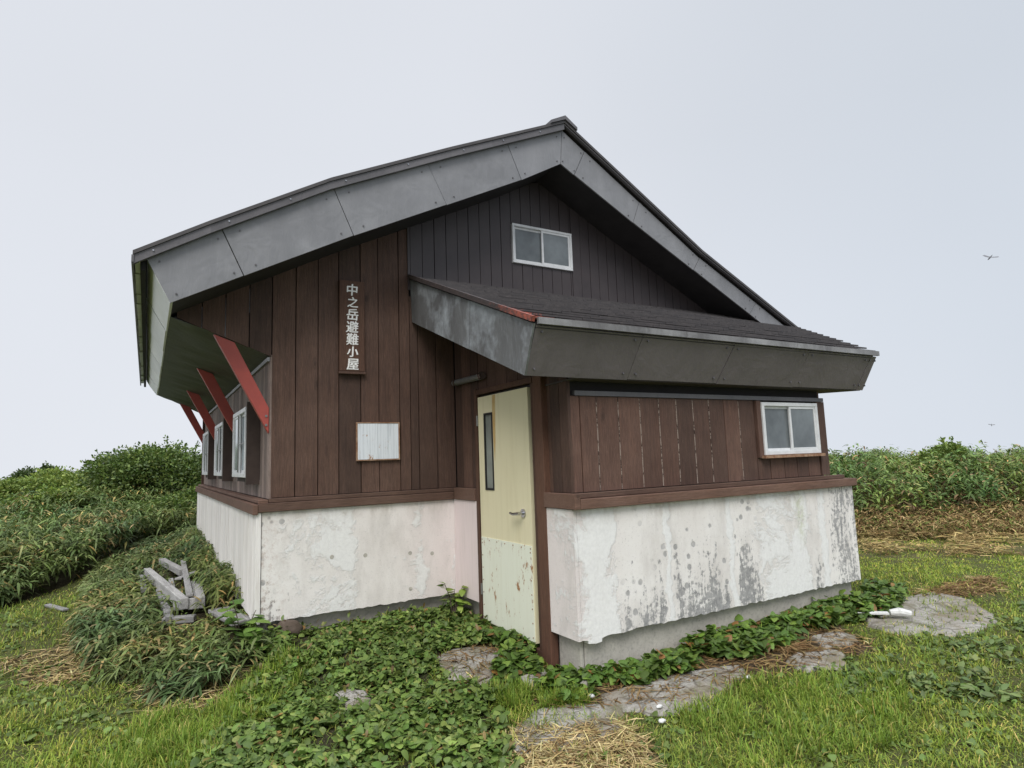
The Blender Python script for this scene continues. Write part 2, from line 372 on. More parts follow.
COVER = [(-.15, .3), (2.11, .3), (2.11, -.75), (2.05, -1.35), (1.7, -1.25), (1.25, -1.2), (1.15, -1.9), (1.5, -2.2), (1.2, -2.6), (.8, -3.6), (-1.0, -3.4), (-.66, -2.0), (-.33, -1.1), (-.1, -.6)]
SASA = [(-1.75, 4.9), (-1.65, 6.2), (-1.07, 8.5), (0.0, 8.6), (0.0, -.1), (-.02, -.35), (-.3, -.72), (-.78, -.75), (-1.35, .3), (-1.62, 1.6), (-1.6, 3.2)]
STRAW = [[(-2.2, 1.25), (-1.68, 1.36), (-1.25, .7), (-1.3, .3), (-1.75, .35)], [(-1.7, 1.95), (-1.4, 1.8), (-1.3, 1.2), (-1.6, 1.0)],
         [(-1.1, -.1), (-.4, -.1), (-.2, -.9), (-.85, -1.05)], [(.95, -2.75), (1.3, -2.75), (1.9, -3.1), (1.75, -3.5), (1.3, -3.9), (.5, -3.3)],
         [(9.6, -.1), (14, 2.4), (22, 3), (22, -2), (12, -2.3), (9.9, -1.3)], [(6.6, -2.55), (8.7, -2.5), (7.7, -3.0), (6.9, -2.85)],
         [(3.9, -2.95), (4.2, -2.85), (4.2, -2.6), (3.9, -2.65)]]
SOIL = [(3.25, -2.2), (4.1, -2.4), (4.9, -2.75), (4.6, -3.3), (3.61, -3.2), (2.73, -3.2), (1.9, -2.9), (1.5, -2.5), (1.4, -1.9), (1.2, -1.3), (1.9, -1.2), (2.1, -2.3), (2.8, -2.3)]
WEEDS = [[(2.13, -2.36), (2.9, -2.36), (3.35, -2.36), (3.3, -2.5), (2.89, -2.72), (2.35, -2.70)], [(3.5, -2.30), (4.5, -2.30), (4.6, -2.6), (4.1, -2.8), (3.5, -2.86), (3.25, -2.6)],
         [(4.5, -2.3), (6.1, -2.3), (6.7, -2.0), (6.65, -2.5), (5.7, -2.85), (4.9, -2.75), (4.4, -2.6)], [(1.72, -2.2), (2.0, -2.15), (2.2, -2.4), (2.0, -2.6), (1.68, -2.6)],
         [(1.5, -1.9), (1.75, -1.6), (2.1, -1.65), (1.85, -2.1), (1.5, -2.2)], [(1.75, -1.0), (2.1, -.9), (2.1, -1.6), (1.9, -1.5)]]
WEEDR = [[(4.3, -3.5), (5.41, -3.7), (6.4, -3.75), (6.0, -4.4), (4.41, -4.5), (3.7, -3.95)], [(3.9, -3.4), (4.6, -3.6), (4.1, -4.0), (3.23, -4.07), (3.37, -3.7)], [(5.7, -3.7), (7.6, -3.3), (8.6, -3.5), (6.6, -4.3)]]
THL = [(-14, .5), (-7, 2.2), (-2.75, 3.9), (-2.15, 5.1), (-1.65, 5.9), (-1.07, 8.3), (-.1, 8.75), (3, 9.6), (9, 9.8), (14, 12), (14, 24), (-14, 26)]
THR = [(14.2, 14), (11.9, 8), (11.6, 3), (12.2, 1.4), (13.2, .5), (16, -.5), (20, -2.2), (28, -6), (30, 4), (26, 14)]
FOOT = [(-.02, 0), (2.1, 0), (2.1, -2.33), (6.05, -2.33), (6.05, 0), (6.9, 0), (6.9, 8.2), (-.02, 8.2)]

def lin(a, b, dens, pw=2.4):
    u = np.linspace(-1, 1, dens); return a + b*np.sign(u)*np.abs(u)**pw
gx = np.unique(np.round(np.concatenate([np.arange(-4, 9, .07), lin(2, 150, 110, 3)]), 4)); gy = np.unique(np.round(np.concatenate([np.arange(-6, 9, .07), lin(0, 150, 110, 3)]), 4))
X, Y = np.meshgrid(gx, gy); Z = terr(X, Y)
nx, ny = len(gx), len(gy)
def mesh_np(name, co, faces, k, mat, col=None, kind=None):
    """faces: (n,k) int array"""
    me = bpy.data.meshes.new(name); n = len(co); nf = len(faces)
    me.vertices.add(n); me.vertices.foreach_set('co', co.astype(np.float32).ravel())
    me.loops.add(nf*k); me.loops.foreach_set('vertex_index', faces.astype(np.int32).ravel())
    me.polygons.add(nf); me.polygons.foreach_set('loop_start', np.arange(0, nf*k, k, dtype=np.int32))
    me.update(calc_edges=True)
    if col is not None:
        ca = me.color_attributes.new('Col', 'FLOAT_COLOR', 'POINT')
        ca.data.foreach_set('color', np.concatenate([col, np.ones((n, 1))], 1).astype(np.float32).ravel())
    me.materials.append(M[mat]); o = bpy.data.objects.new(name, me); COL.objects.link(o)
    return o
idx = np.arange(nx*ny).reshape(ny, nx)
F = np.stack([idx[:-1, :-1], idx[:-1, 1:], idx[1:, 1:], idx[1:, :-1]], -1).reshape(-1, 4)
xf, yf = X.ravel(), Y.ravel()
gc = np.tile(np.array([.075, .088, .026]), (nx*ny, 1))
gc *= (1+.25*wob(xf, yf, 2, 1))[:, None]
for P in STRAW: gc[zone(xf, yf, P, .1)] = (.13, .105, .055)
gc[zone(xf, yf, STRAW[4], .3)] = (.095, .09, .035)
gc[zone(xf, yf, SOIL, .1)] = (.095, .068, .045)
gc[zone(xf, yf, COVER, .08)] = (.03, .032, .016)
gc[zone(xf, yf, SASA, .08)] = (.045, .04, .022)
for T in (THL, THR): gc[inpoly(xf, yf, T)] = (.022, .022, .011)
g = mesh_np('ground', np.stack([xf, yf, Z.ravel()], 1), F, 4, 'ground', gc); g.data.polygons.foreach_set('use_smooth', [True]*len(g.data.polygons)); g['kind'] = 'structure'

# ------------------------------------------------------------------ leaves
def leaves(name, P, D, S, L, W, droop, C, prof, mat, fold=0.0, tipc=None):
    """vectorised leaf strips. P base, D direction, S side (unit), L,W arrays, prof = [(t,width)...]"""
    n = len(P); k = len(prof); across = 3 if fold else 2
    Nn = np.cross(S, D)
    co = np.empty((n, k, across, 3)); cc = np.empty((n, k, across, 3))
    for i, (t, w) in enumerate(prof):
        c = P + D*(L*t)[:, None]; c[:, 2] -= (droop*L*t*t)
        h = S*(W*w*.5)[:, None]
        if across == 2: co[:, i, 0] = c-h; co[:, i, 1] = c+h
        else:
            lift = Nn*(W*w*fold)[:, None]
            co[:, i, 0] = c-h+lift; co[:, i, 1] = c; co[:, i, 2] = c+h+lift
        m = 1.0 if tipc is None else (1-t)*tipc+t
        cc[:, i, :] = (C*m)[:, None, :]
    base = (np.arange(n)*k*across)[:, None]
    fs = []
    for i in range(k-1):
        for a in range(across-1):
            q = np.array([i*across+a, i*across+a+1, (i+1)*across+a+1, (i+1)*across+a]); fs.append(base+q)
    fs = np.stack(fs, 1).reshape(-1, 4)
    return mesh_np(name, co.reshape(-1, 3), fs, 4, mat, cc.reshape(-1, 3))
def unit(v): return v/np.maximum(np.linalg.norm(v, axis=1, keepdims=True), 1e-9)
def dirs(n, el0, el1):
    az = rng.uniform(0, 2*PI, n); el = rng.uniform(el0, el1, n)
    D = np.stack([np.cos(az)*np.cos(el), np.sin(az)*np.cos(el), np.sin(el)], 1)
    S = np.stack([-np.sin(az), np.cos(az), rng.normal(0, .25, n)], 1)
    return D, unit(S-D*(S*D).sum(1, keepdims=True))
GAIN = np.array([1.75, 1.65, 1.1])
def pick(n, cols, w, jit=.22):
    c = np.array(cols)[rng.choice(len(cols), n, p=np.array(w)/sum(w))]
    return c*GAIN*rng.uniform(1-jit, 1+jit, (n, 1))*rng.uniform(.93, 1.07, (n, 3))
def sample(P, n):
    P = np.array(P); lo, hi = P.min(0), P.max(0); out = np.zeros((0, 2))
    while len(out) < n:
        q = rng.uniform(lo, hi, (n*2, 2)); q = q[inpoly(q[:, 0], q[:, 1], P.tolist())]; out = np.concatenate([out, q])
    return out[:n]
SASA_P = [(0, .25), (.2, .9), (.5, 1), (.8, .55), (1, .03)]
HEART = [(0, .35), (.12, .95), (.35, 1), (.65, .75), (.88, .3), (1, .02)]
OVAL = [(0, .15), (.3, .9), (.65, .85), (1, .05)]

# lawn
CAMX, CAMY = -1.003, -6.617
def fan(n, a0, a1, r0, r1, p=1.0):
    a = rng.uniform(a0, a1, n); u = rng.uniform(0, 1, n)
    r = r0*(r1/r0)**u
    return CAMX+r*np.cos(a), CAMY+r*np.sin(a), r
x, y, r = fan(560000, math.radians(8), math.radians(112), 1.7, 26)
x2 = rng.uniform(6.5, 20, 90000); y2 = rng.uniform(-5, 3, 90000); r2 = np.hypot(x2-CAMX, y2-CAMY); x, y, r = np.concatenate([x, x2]), np.concatenate([y, y2]), np.concatenate([r, r2])
m = ~inpoly(x, y, FOOT) & ~inpoly(x, y, THR) & ~inpoly(x, y, THL)
keep = np.ones(len(x))
keep[zone(x, y, COVER, .12)] = .30
keep[zone(x, y, SASA, .12)] = .10
for P in STRAW[:3]: keep[zone(x, y, P, .16)] = .4
keep[zone(x, y, STRAW[3], .12)] = .14
for P in STRAW[4:]: keep[zone(x, y, P, .4)] = .5
keep[zone(x, y, SOIL, .1)] = .03
keep *= np.clip(.85+.35*wob(x, y, 3.0, 7)+.3*wob(x, y, 9, 2), .3, 1)
m &= rng.uniform(0, 1, len(x)) < keep
x, y, r = x[m], y[m], r[m]; n = len(x)
D, S = dirs(n, .55, 1.45)
tall = np.clip(.9+.45*wob(x, y, 2.2, 3)+.25*wob(x, y, 7, 1), .45, 1.6)
backlawn = np.clip((x-6.5)/3, 0, 1)
L = rng.uniform(.05, .13, n)*tall*(1-.35*backlawn); W = (.0035+.00062*r)*rng.uniform(.7, 1.3, n)
C = pick(n, [(.115, .160, .036), (.085, .130, .032), (.15, .18, .05), (.06, .10, .030), (.27, .24, .12), (.21, .22, .08)], [5, 5, 3, 3, .9, .9])
yel = np.clip(.5+.5*wob(x, y, 1.1, 5), 0, 1)[:, None]
C = C*(1+.3*yel*np.array([.6, .5, .0]))*1.48
C *= (1+.25*backlawn[:, None]*np.array([.8, .7, .2]))
P = np.stack([x, y, terr(x, y)-.005], 1)
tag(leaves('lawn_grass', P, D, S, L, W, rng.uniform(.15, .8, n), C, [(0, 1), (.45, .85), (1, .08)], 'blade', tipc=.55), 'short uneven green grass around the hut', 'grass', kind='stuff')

# tall greener grass tufts as stuff: at the edge of the cover near the wall and centre left
TUF = [[(-.35, -.9), (.15, -.5), (.3, -.9), (-.3, -1.6), (-.8, -1.6)], [(-.9, -.9), (-.3, -1.2), (-.6, -2.2), (-1.3, -1.9)], [(1.2, -2.0), (1.6, -2.2), (1.9, -2.7), (1.4, -2.5)], [(2.2, -3.2), (3.2, -3.1), (4.2, -3.7), (3.2, -4.3), (2.1, -4.0)]]
pts = np.concatenate([sample(T, 9000) for T in TUF]); n = len(pts)
mm = (.5+.5*wob(pts[:, 0], pts[:, 1], 5, 9)) > rng.uniform(.1, .8, n); pts = pts[mm]; n = len(pts)
D, S = dirs(n, .8, 1.5)
C = pick(n, [(.10, .16, .03), (.075, .125, .027), (.15, .19, .05), (.25, .23, .11)], [5, 4, 3, .6])*1.35
tag(leaves('grass_tufts', np.stack([pts[:, 0], pts[:, 1], terr(pts[:, 0], pts[:, 1])-.01], 1), D, S, rng.uniform(.09, .24, n), rng.uniform(.005, .009, n), rng.uniform(.2, .9, n), C,
       [(0, 1), (.35, .9), (.7, .6), (1, .05)], 'blade', tipc=.5), 'longer fresh green grass tufts in front of the hut', 'grass', kind='stuff')

# straw and dead stalks lying flat
pts = np.concatenate([sample(P, k) for P, k in zip(STRAW, [500, 300, 600, 4200, 26000, 900, 900])]+[sample(SOIL, 2500)]); n = len(pts)
kq = ~((pts[:, 0] > 9) & (wob(pts[:, 0], pts[:, 1], 1.9, 6)+.5*wob(pts[:, 0], pts[:, 1], 5, 2) < -.02)); pts = pts[kq]; n = len(pts)
D, S = dirs(n, -.05, .25)
C = pick(n, [(.25, .21, .145), (.20, .155, .105), (.32, .28, .21), (.10, .07, .045)], [4, 3, 2, 2.2])
dd = np.hypot(pts[:, 0]-CAMX, pts[:, 1]-CAMY)
C[pts[:, 0] > 9] *= np.array([.92, .88, .78]); bz = rng.uniform(.002, .03, n) + np.where(pts[:, 0] > 9, rng.uniform(0, .12, n), 0)
brown = zone(pts[:, 0], pts[:, 1], STRAW[5], .05) | zone(pts[:, 0], pts[:, 1], SOIL, .05)
C[brown] *= np.array([.55, .46, .44])
tag(leaves('dry_straw', np.stack([pts[:, 0], pts[:, 1], terr(pts[:, 0], pts[:, 1])+bz], 1), D, S, rng.uniform(.05, .16, n)*(1+dd*.05), (.003+.0008*dd)*rng.uniform(.8, 1.5, n), rng.uniform(0, .25, n), C,
       [(0, .8), (.5, 1), (1, .4)], 'dry'), 'dry cut straw and dead stalks lying on the ground', 'straw', kind='stuff')

# broad leaf ground cover
def cover(name, polys, counts, hmax, lsz, label, cols, w, thr=None, el=(-.75, .9), prof=HEART, mat='leaf', ar=.85, kind='stuff'):
    pts = np.concatenate([sample(P, k) for P, k in zip(polys, counts)]); n = len(pts)
    px, py = pts[:, 0], pts[:, 1]
    ok = ~inpoly(px, py, FOOT)
    if thr is not None: ok &= (.5+.5*wob(px, py, 3.1, 4)+.25*wob(px, py, 9, 2)) > rng.uniform(thr, thr+.3, n)
    px, py = px[ok], py[ok]; n = len(px)
    hh = hmax*(.50+.32*wob(px, py, 3.5, 1)+.28*wob(px, py, 10, 6)); hz = np.abs(hh)*rng.uniform(.15, 1, n)**.6
    D, S = dirs(n, *el); S = unit(S+np.stack([np.zeros(n), np.zeros(n), rng.normal(0, .35, n)], 1)); S = unit(S-D*(S*D).sum(1, keepdims=True))
    L = rng.uniform(lsz[0]**.5, lsz[1]**.5, n)**2
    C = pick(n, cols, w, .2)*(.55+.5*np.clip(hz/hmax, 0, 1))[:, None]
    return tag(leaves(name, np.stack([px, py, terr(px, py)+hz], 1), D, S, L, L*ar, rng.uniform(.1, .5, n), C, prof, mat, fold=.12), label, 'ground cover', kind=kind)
GREENS = [(.085, .145, .042), (.065, .115, .036), (.12, .18, .06), (.17, .23, .085), (.20, .13, .06)]
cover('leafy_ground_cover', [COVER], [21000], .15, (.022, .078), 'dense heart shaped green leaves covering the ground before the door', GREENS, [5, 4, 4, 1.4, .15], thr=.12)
cover('foundation_weeds', WEEDS, [1300, 1700, 2600, 420, 420, 300], .20, (.05, .10), 'bushy dark green weeds growing along the annex foundation', [(.07, .13, .032), (.05, .09, .026), (.11, .18, .045), (.16, .09, .04)], [5, 4, 2.5, .6])
cover('broad_leaf_weeds', WEEDR, [1500, 520, 900], .09, (.04, .10), 'broad leaved grey green weeds in the lawn at lower right', [(.085, .135, .055), (.065, .105, .045), (.13, .17, .08)], [4, 3, 2], prof=OVAL, ar=.5, thr=.38)
cover('mixed_low_weeds', [COVER, SASA], [2600, 1500], .20, (.04, .10), 'narrow leaved weeds standing up through the ground cover and bamboo grass', [(.10, .15, .05), (.07, .11, .04), (.17, .18, .07), (.16, .12, .07)], [4, 3, 1.5, 1], thr=.25, el=(.1, 1.3), prof=OVAL, ar=.32)
LAWNW = [(-3, -4), (9, -5.2), (8, -3.4), (1.2, -3.1), (-.2, -1.2), (-1.3, .5), (-2.6, 4)]
cover('lawn_clover', [LAWNW], [12000], .06, (.02, .07), 'small clover leaves scattered through the lawn', [(.10, .16, .05), (.14, .19, .075), (.075, .12, .04)], [4, 2, 3], thr=.35)

# bamboo grass
def edge_d(x, y, pts):
    d = np.full(np.shape(x), 1e9)
    for (ax_, ay_), (bx_, by_) in zip(pts, pts[1:]):
        vx, vy = bx_-ax_, by_-ay_; t_ = np.clip(((x-ax_)*vx+(y-ay_)*vy)/(vx*vx+vy*vy), 0, 1); d = np.minimum(d, np.hypot(x-ax_-t_*vx, y-ay_-t_*vy))
    return d
def sasa(name, P, n, h0, h1, Ls, Ws, label, cols, w, extra_h=None, el=(-.35, .75), stems=True, dead=.0, low=.35, tint=1.0, tanp=.0):
    ns = n//8
    st = sample(P, ns); ok = ~inpoly(st[:, 0], st[:, 1], FOOT) & ~((rng.uniform(0, 1, ns) < .84) & (inpoly(st[:, 0], st[:, 1], [(-1.1, 5.2), (-.35, 5.2), (-.32, 1.0), (-.62, .55), (-.86, .9), (-.9, 2.8)]) | inpoly(st[:, 0], st[:, 1], [(-.42, 1.0), (-.12, 1.0), (0, .1), (-.3, -.1)]))); st = st[ok]; ns = len(st)
    H = rng.uniform(h0, h1, ns)*(1+.26*wob(st[:, 0], st[:, 1], 1.0, 2)+.20*wob(st[:, 0], st[:, 1], 3.1, 5)+.12*wob(st[:, 0], st[:, 1], 8, 1))
    if extra_h is not None: H += extra_h(st[:, 0], st[:, 1])
    gz = terr(st[:, 0], st[:, 1])
    lean = rng.normal(0, .12, (ns, 2))
    rep = 8; si = np.repeat(np.arange(ns), rep); nn = len(si)
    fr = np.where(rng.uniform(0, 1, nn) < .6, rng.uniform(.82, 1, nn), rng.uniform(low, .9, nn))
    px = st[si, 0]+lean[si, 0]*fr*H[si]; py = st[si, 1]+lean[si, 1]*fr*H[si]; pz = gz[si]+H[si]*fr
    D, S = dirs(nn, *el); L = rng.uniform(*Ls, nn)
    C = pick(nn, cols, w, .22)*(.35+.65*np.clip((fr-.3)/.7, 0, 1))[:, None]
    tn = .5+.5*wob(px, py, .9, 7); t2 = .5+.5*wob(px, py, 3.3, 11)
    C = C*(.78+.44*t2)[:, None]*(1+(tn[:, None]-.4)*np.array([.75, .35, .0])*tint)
    if tanp > 0:
        dm = rng.uniform(0, 1, nn) < np.clip((wob(px, py, 1.3, 21)-.15)*1.2, 0, 1)*tanp
        C[dm] = pick(dm.sum(), [(.20, .165, .10), (.27, .22, .15), (.13, .13, .06)], [3, 2, 3])
    if dead > 0:
        dm = (fr < .62) | (rng.uniform(0, 1, nn) < dead*.25); dm &= rng.uniform(0, 1, nn) < .75
        C[dm] = pick(dm.sum(), [(.11, .075, .048), (.15, .11, .075), (.06, .04, .03)], [3, 2, 3])
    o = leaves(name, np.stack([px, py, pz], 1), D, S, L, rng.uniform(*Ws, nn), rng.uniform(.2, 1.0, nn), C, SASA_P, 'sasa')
    tag(o, label, 'bamboo grass', kind='stuff')
    return o, st, H, gz
SC_ = [(.062, .100, .042), (.048, .082, .034), (.085, .13, .062), (.115, .16, .095), (.26, .22, .12)]
sasa('bamboo_grass_patch', SASA, 26000, .04, .19, (.08, .20), (.013, .030), 'low bamboo grass clump on the mound beside the stacked timbers', [(.072, .110, .050), (.055, .085, .038), (.10, .145, .078), (.13, .17, .11), (.20, .17, .11)], [5, 4, 3, 1.5, .9], tanp=.45,
     extra_h=lambda x, y: np.where((x > -.45) & (y > .9), .14, 0)+np.where((x > -.3) & (y > .4), .08, 0))
vis = [(-7.5, 2.0), (-2.75, 3.9), (-2.15, 5.1), (-1.65, 5.9), (-1.07, 8.3), (-.1, 8.75), (1.2, 9.2), (1.3, 11), (-1, 12.5), (-4, 12.5), (-9, 11), (-10, 6)]
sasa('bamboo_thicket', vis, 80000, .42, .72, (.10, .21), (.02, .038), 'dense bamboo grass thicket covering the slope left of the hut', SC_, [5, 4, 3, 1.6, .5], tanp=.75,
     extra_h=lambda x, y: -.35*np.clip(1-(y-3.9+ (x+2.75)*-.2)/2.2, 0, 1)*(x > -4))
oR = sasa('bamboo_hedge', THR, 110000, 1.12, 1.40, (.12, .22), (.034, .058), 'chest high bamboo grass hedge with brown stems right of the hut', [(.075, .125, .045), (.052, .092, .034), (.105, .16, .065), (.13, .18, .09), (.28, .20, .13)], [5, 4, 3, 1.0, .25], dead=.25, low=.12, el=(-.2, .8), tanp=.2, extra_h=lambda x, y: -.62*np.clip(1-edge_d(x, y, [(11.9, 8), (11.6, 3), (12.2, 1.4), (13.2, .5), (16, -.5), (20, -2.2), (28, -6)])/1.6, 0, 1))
# bare stems of the two thickets
for (st, H, gz, nm, lb, keepf) in [(oR[1], oR[2], oR[3], 'bamboo_stems', 'thin brown stems under the right bamboo hedge', .12)]:
    q = rng.uniform(0, 1, len(st)) < keepf; st, H, gz = st[q], H[q], gz[q]; n = len(st)
    D, S = dirs(n, 1.25, 1.55)
    tag(leaves(nm, np.stack([st[:, 0], st[:, 1], gz], 1), D, S, H*.95, np.full(n, .016), np.full(n, .02), pick(n, [(.15, .11, .075), (.10, .075, .05), (.2, .17, .1)], [3, 3, 1]), [(0, 1), (.5, .9), (1, .6)], 'dry'), lb, 'bamboo stems', kind='stuff')
# dead litter bank below the right hedge
bank = [(10.9, 4), (12.2, 2.4), (13.4, 1.3), (16, .2), (20, -1.6), (19, -3.4), (15, -1.8), (12, -.2), (10.8, 1.0)]
pts = sample(bank, 16000); n = len(pts); D, S = dirs(n, -.1, .8)
tag(leaves('dead_bank_litter', np.stack([pts[:, 0], pts[:, 1], terr(pts[:, 0], pts[:, 1])+rng.uniform(0, .40, n)**1.3+np.clip(.35*(1-edge_d(pts[:, 0], pts[:, 1], [(11.9, 8), (11.6, 3), (12.2, 1.4), (13.2, .5), (16, -.5), (20, -2.2)])/1.2), 0, .35)*rng.uniform(0, 1, n)], 1), D, S, rng.uniform(.10, .26, n), rng.uniform(.012, .026, n), rng.uniform(.2, .7, n),
           pick(n, [(.19, .14, .09), (.13, .09, .058), (.25, .20, .14), (.07, .045, .03), (.08, .115, .04)], [4, 3, 2.5, 2.5, 3]), SASA_P, 'dry'), 'brown dead stalks and litter at the foot of the right hedge', 'dead litter', kind='stuff')

# shrubs
def shrub(name, cx, cy, rx, ry, ztop, nl, lsz, cols, w, label, lobes=22, cat='shrub'):
    gz = float(terr(cx, cy)); H = ztop-gz; root = empty(name, (cx, cy, gz), label, cat)
    Ps = []; Ns = []; centers = []
    for i in range(lobes):
        a = random.uniform(0, 2*PI); rr = math.sqrt(random.random())*.72
        lx, ly = rx*rr*math.cos(a), ry*rr*math.sin(a)
        zt = H*math.sqrt(max(1-(rr*1.05)**2, .12))*random.uniform(.88, 1.02)
        lr = random.uniform(.24, .42)*min(rx, ry, H)
        centers.append((lx, ly, zt-lr, lr))
        k = nl//lobes; d = rng.normal(size=(k, 3)); d[:, 2] = np.abs(d[:, 2])*.9-.35; d = unit(d)
        rad = lr*rng.uniform(.55, 1.08, (k, 1))*(1+.18*wob(d[:, :1]*6, d[:, 1:2]*6, 1, i))
        Ps.append(d*rad+np.array([lx, ly, zt-lr])); Ns.append(d)
    P = np.concatenate(Ps); N = np.concatenate(Ns)
    # lower skirt fill
    k = nl//4; a = rng.uniform(0, 2*PI, k); rr = rng.uniform(.4, .95, k); zz = rng.uniform(.05, .75, k)*H
    P = np.concatenate([P, np.stack([rx*rr*np.cos(a)*(1-.35*(zz/H)**2), ry*rr*np.sin(a)*(1-.35*(zz/H)**2), zz], 1)]); N = np.concatenate([N, np.stack([np.cos(a), np.sin(a), np.zeros(k)], 1)])
    for q_ in range(lobes*3):
        lx, ly, lz, lr = centers[q_ % lobes]; d_ = unit(rng.normal(size=(1, 3))*np.array([[1, 1, .5]])+np.array([[0, 0, .7]]))[0]
        h_ = rng.uniform(.9, 1.45, 16)[:, None]*lr
        P = np.concatenate([P, np.array([lx, ly, lz])+d_*h_+rng.normal(0, .025, (16, 3))]); N = np.concatenate([N, np.tile(d_, (16, 1))])
    n = len(P); D = unit(N*.7+rng.normal(0, .6, (n, 3))+np.array([0, 0, .15])); S = unit(np.cross(D, rng.normal(size=(n, 3))))
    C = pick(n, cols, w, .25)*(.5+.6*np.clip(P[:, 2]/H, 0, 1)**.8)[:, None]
    L = rng.uniform(*lsz, n)
    o = leaves('crown', P, D, S, L, L*.5, np.full(n, .15), C, OVAL, 'leaf'); o.parent = root
    mb = MB()
    for lx, ly, lz, lr in centers[:12]:
        mb.tube([(lx*.08, ly*.08, -.15), (lx*.45, ly*.45, lz*.5), (lx, ly, lz)], [.05, .03, .012], 6)
    t = mb.build('trunk', 'bark'); t.parent = root; t.location = (0, 0, 0)
    return root
DK = [(.055, .092, .030), (.040, .070, .024), (.085, .13, .042), (.12, .16, .055)]
LT = [(.115, .165, .045), (.085, .135, .038), (.16, .21, .07), (.06, .10, .03)]
shrub('shrub', -.75, 13.4, 2.1, 1.7, 1.22, 30000, (.06, .12), DK, [4, 4, 3, 1], 'large dark green shrub rising directly behind the left side of the hut', 40)
shrub('shrub', -3.35, 15.9, 1.6, 1.6, .66, 20000, (.06, .11), LT, [5, 3, 3, 2], 'rounded yellow green shrub on the hill left of the big dark shrub', 26)
shrub('shrub', -4.4, 22.4, 1.15, .9, .95, 8000, (.08, .13), [(.03, .05, .022), (.045, .07, .03)], [1, 1], 'small blackish bush on the hilltop behind the yellow green shrub', 12)
shrub('shrub', -4.6, 13.2, 1.5, 1.2, -.02, 15000, (.06, .11), DK, [3, 4, 3, 1], 'low dark shrub at the far left edge of the thicket', 24)
shrub('shrub', -2.75, 12.3, 1.25, 1.1, .12, 14000, (.06, .11), LT, [4, 4, 2, 3], 'mid green shrub in the middle of the left thicket', 24)
shrub('shrub', -4.0, 10.1, 1.0, .9, -.42, 9000, (.05, .09), [(.13, .17, .05), (.09, .14, .04), (.17, .20, .08)], [4, 4, 2], 'low bright green bush in front of the dark shrubs at far left', 18)
shrub('shrub', -1.5, 10.6, 1.0, .9, -.22, 9000, (.05, .09), DK, [4, 4, 3, 1], 'low dark leafy bush halfway between the timbers and the big shrub', 18)
extra = [(-.2, 10.6, 1.0, .9, -.05, DK, 'dark shrub touching the far corner of the hut behind the windows'), (-2.6, 9.2, 1.0, .8, -.50, LT, 'low yellow green bush nearest the grass at left'), (-5.6, 11.6, 1.2, 1.0, -.42, LT, 'pale green bush just outside the low dark shrub at far left'),
         (-1.9, 13.6, 1.2, 1.0, .48, LT, 'yellow green shrub leaning against the left flank of the large dark shrub'), (-4.9, 16.6, 1.3, 1.1, .22, DK, 'dark green shrub on the slope left of the rounded yellow green shrub'), (-3.1, 10.9, .9, .8, -.28, DK, 'small dark shrub in the hollow between two yellow green bushes'),
         (-5.9, 14.6, 1.3, 1.1, -.25, LT, 'low pale shrub where the hillside meets the sky at far left')]
for (a_, b_, c_, d_, e_, f_, g_) in extra: shrub('shrub', a_, b_, c_, d_, e_, 11000, (.05, .10), f_, [4, 4, 3, 1.5], g_, 22)
# herbs filling the ground between the hillside shrubs
HILL = [(-10, 9.5), (-4, 9.6), (-1, 9.0), (1.5, 9.5), (2, 18), (-2, 21), (-10, 21)]
pts = sample(HILL, 60000); px, py = pts[:, 0], pts[:, 1]; n = len(px); D, S = dirs(n, -.5, .9)
hz_n = (.28+.16*wob(px, py, 1.4, 3)+.10*wob(px, py, 4, 8))*rng.uniform(.5, 1, n)**.5
Ch = pick(n, [(.09, .14, .045), (.06, .10, .035), (.13, .17, .055), (.19, .16, .09)], [4, 4, 3, .7])*(.8+.35*wob(px, py, 1.2, 15))[:, None]; L = rng.uniform(.07, .15, n)
tag(leaves('hillside_herbs', np.stack([px, py, terr(px, py)+hz_n], 1), D, S, L, L*.45, rng.uniform(.1, .5, n), Ch, OVAL, 'leaf'), 'mixed knee high herbs between the shrubs on the left hillside', 'herbs', kind='stuff')
shrub('shrub', -7.0, 17.0, 2.0, 1.6, .0, 9000, (.08, .14), DK, [3, 4, 2, 1], 'broad dark shrub beyond the left frame edge on the hill')
shrub('shrub', 18.2, 2.3, 1.0, .9, .52, 9000, (.08, .14), [(.085, .13, .04), (.06, .095, .03), (.12, .17, .055)], [3, 3, 2], 'round green bush standing above the right bamboo hedge', 14)

# ------------------------------------------------------------------ THE HUT
HR = empty('mountain_hut', (3.0, 2.0, -1.3), 'brown wooden mountain refuge hut with grey metal gable roof and peeling white base', 'hut')
def part(mb, name, mat, parent=None, bevel=0, smooth=False):
    o = mb.build(name, mat, None, bevel=bevel, smooth=smooth)
    p = parent or HR; o.parent = p
    w = p.location.copy(); q = p.parent
    while q: w += q.location; q = q.parent
    o.location = -w
    return o
def interp(x, P):
    for (x0, z0), (x1, z1) in zip(P, P[1:]):
        if x <= x1 or (x1, z1) == P[-1]: return z0+(z1-z0)*(x-x0)/(x1-x0)
TOP = [(-1.16, 2.30), (-.57, 2.665), (.50, 3.29), (1.84, 3.935), (3.42, 4.66), (5.75, 3.30), (7.86, 2.30)]
BOT = [(-.87, 1.893), (.745, 2.752), (2.76, 3.755), (3.385, 4.107), (4.64, 3.478), (7.06, 2.326), (7.70, 2.02)]
top = lambda x: interp(x, TOP); bot = lambda x: interp(x, BOT)
YF = -.60; YB = 8.25
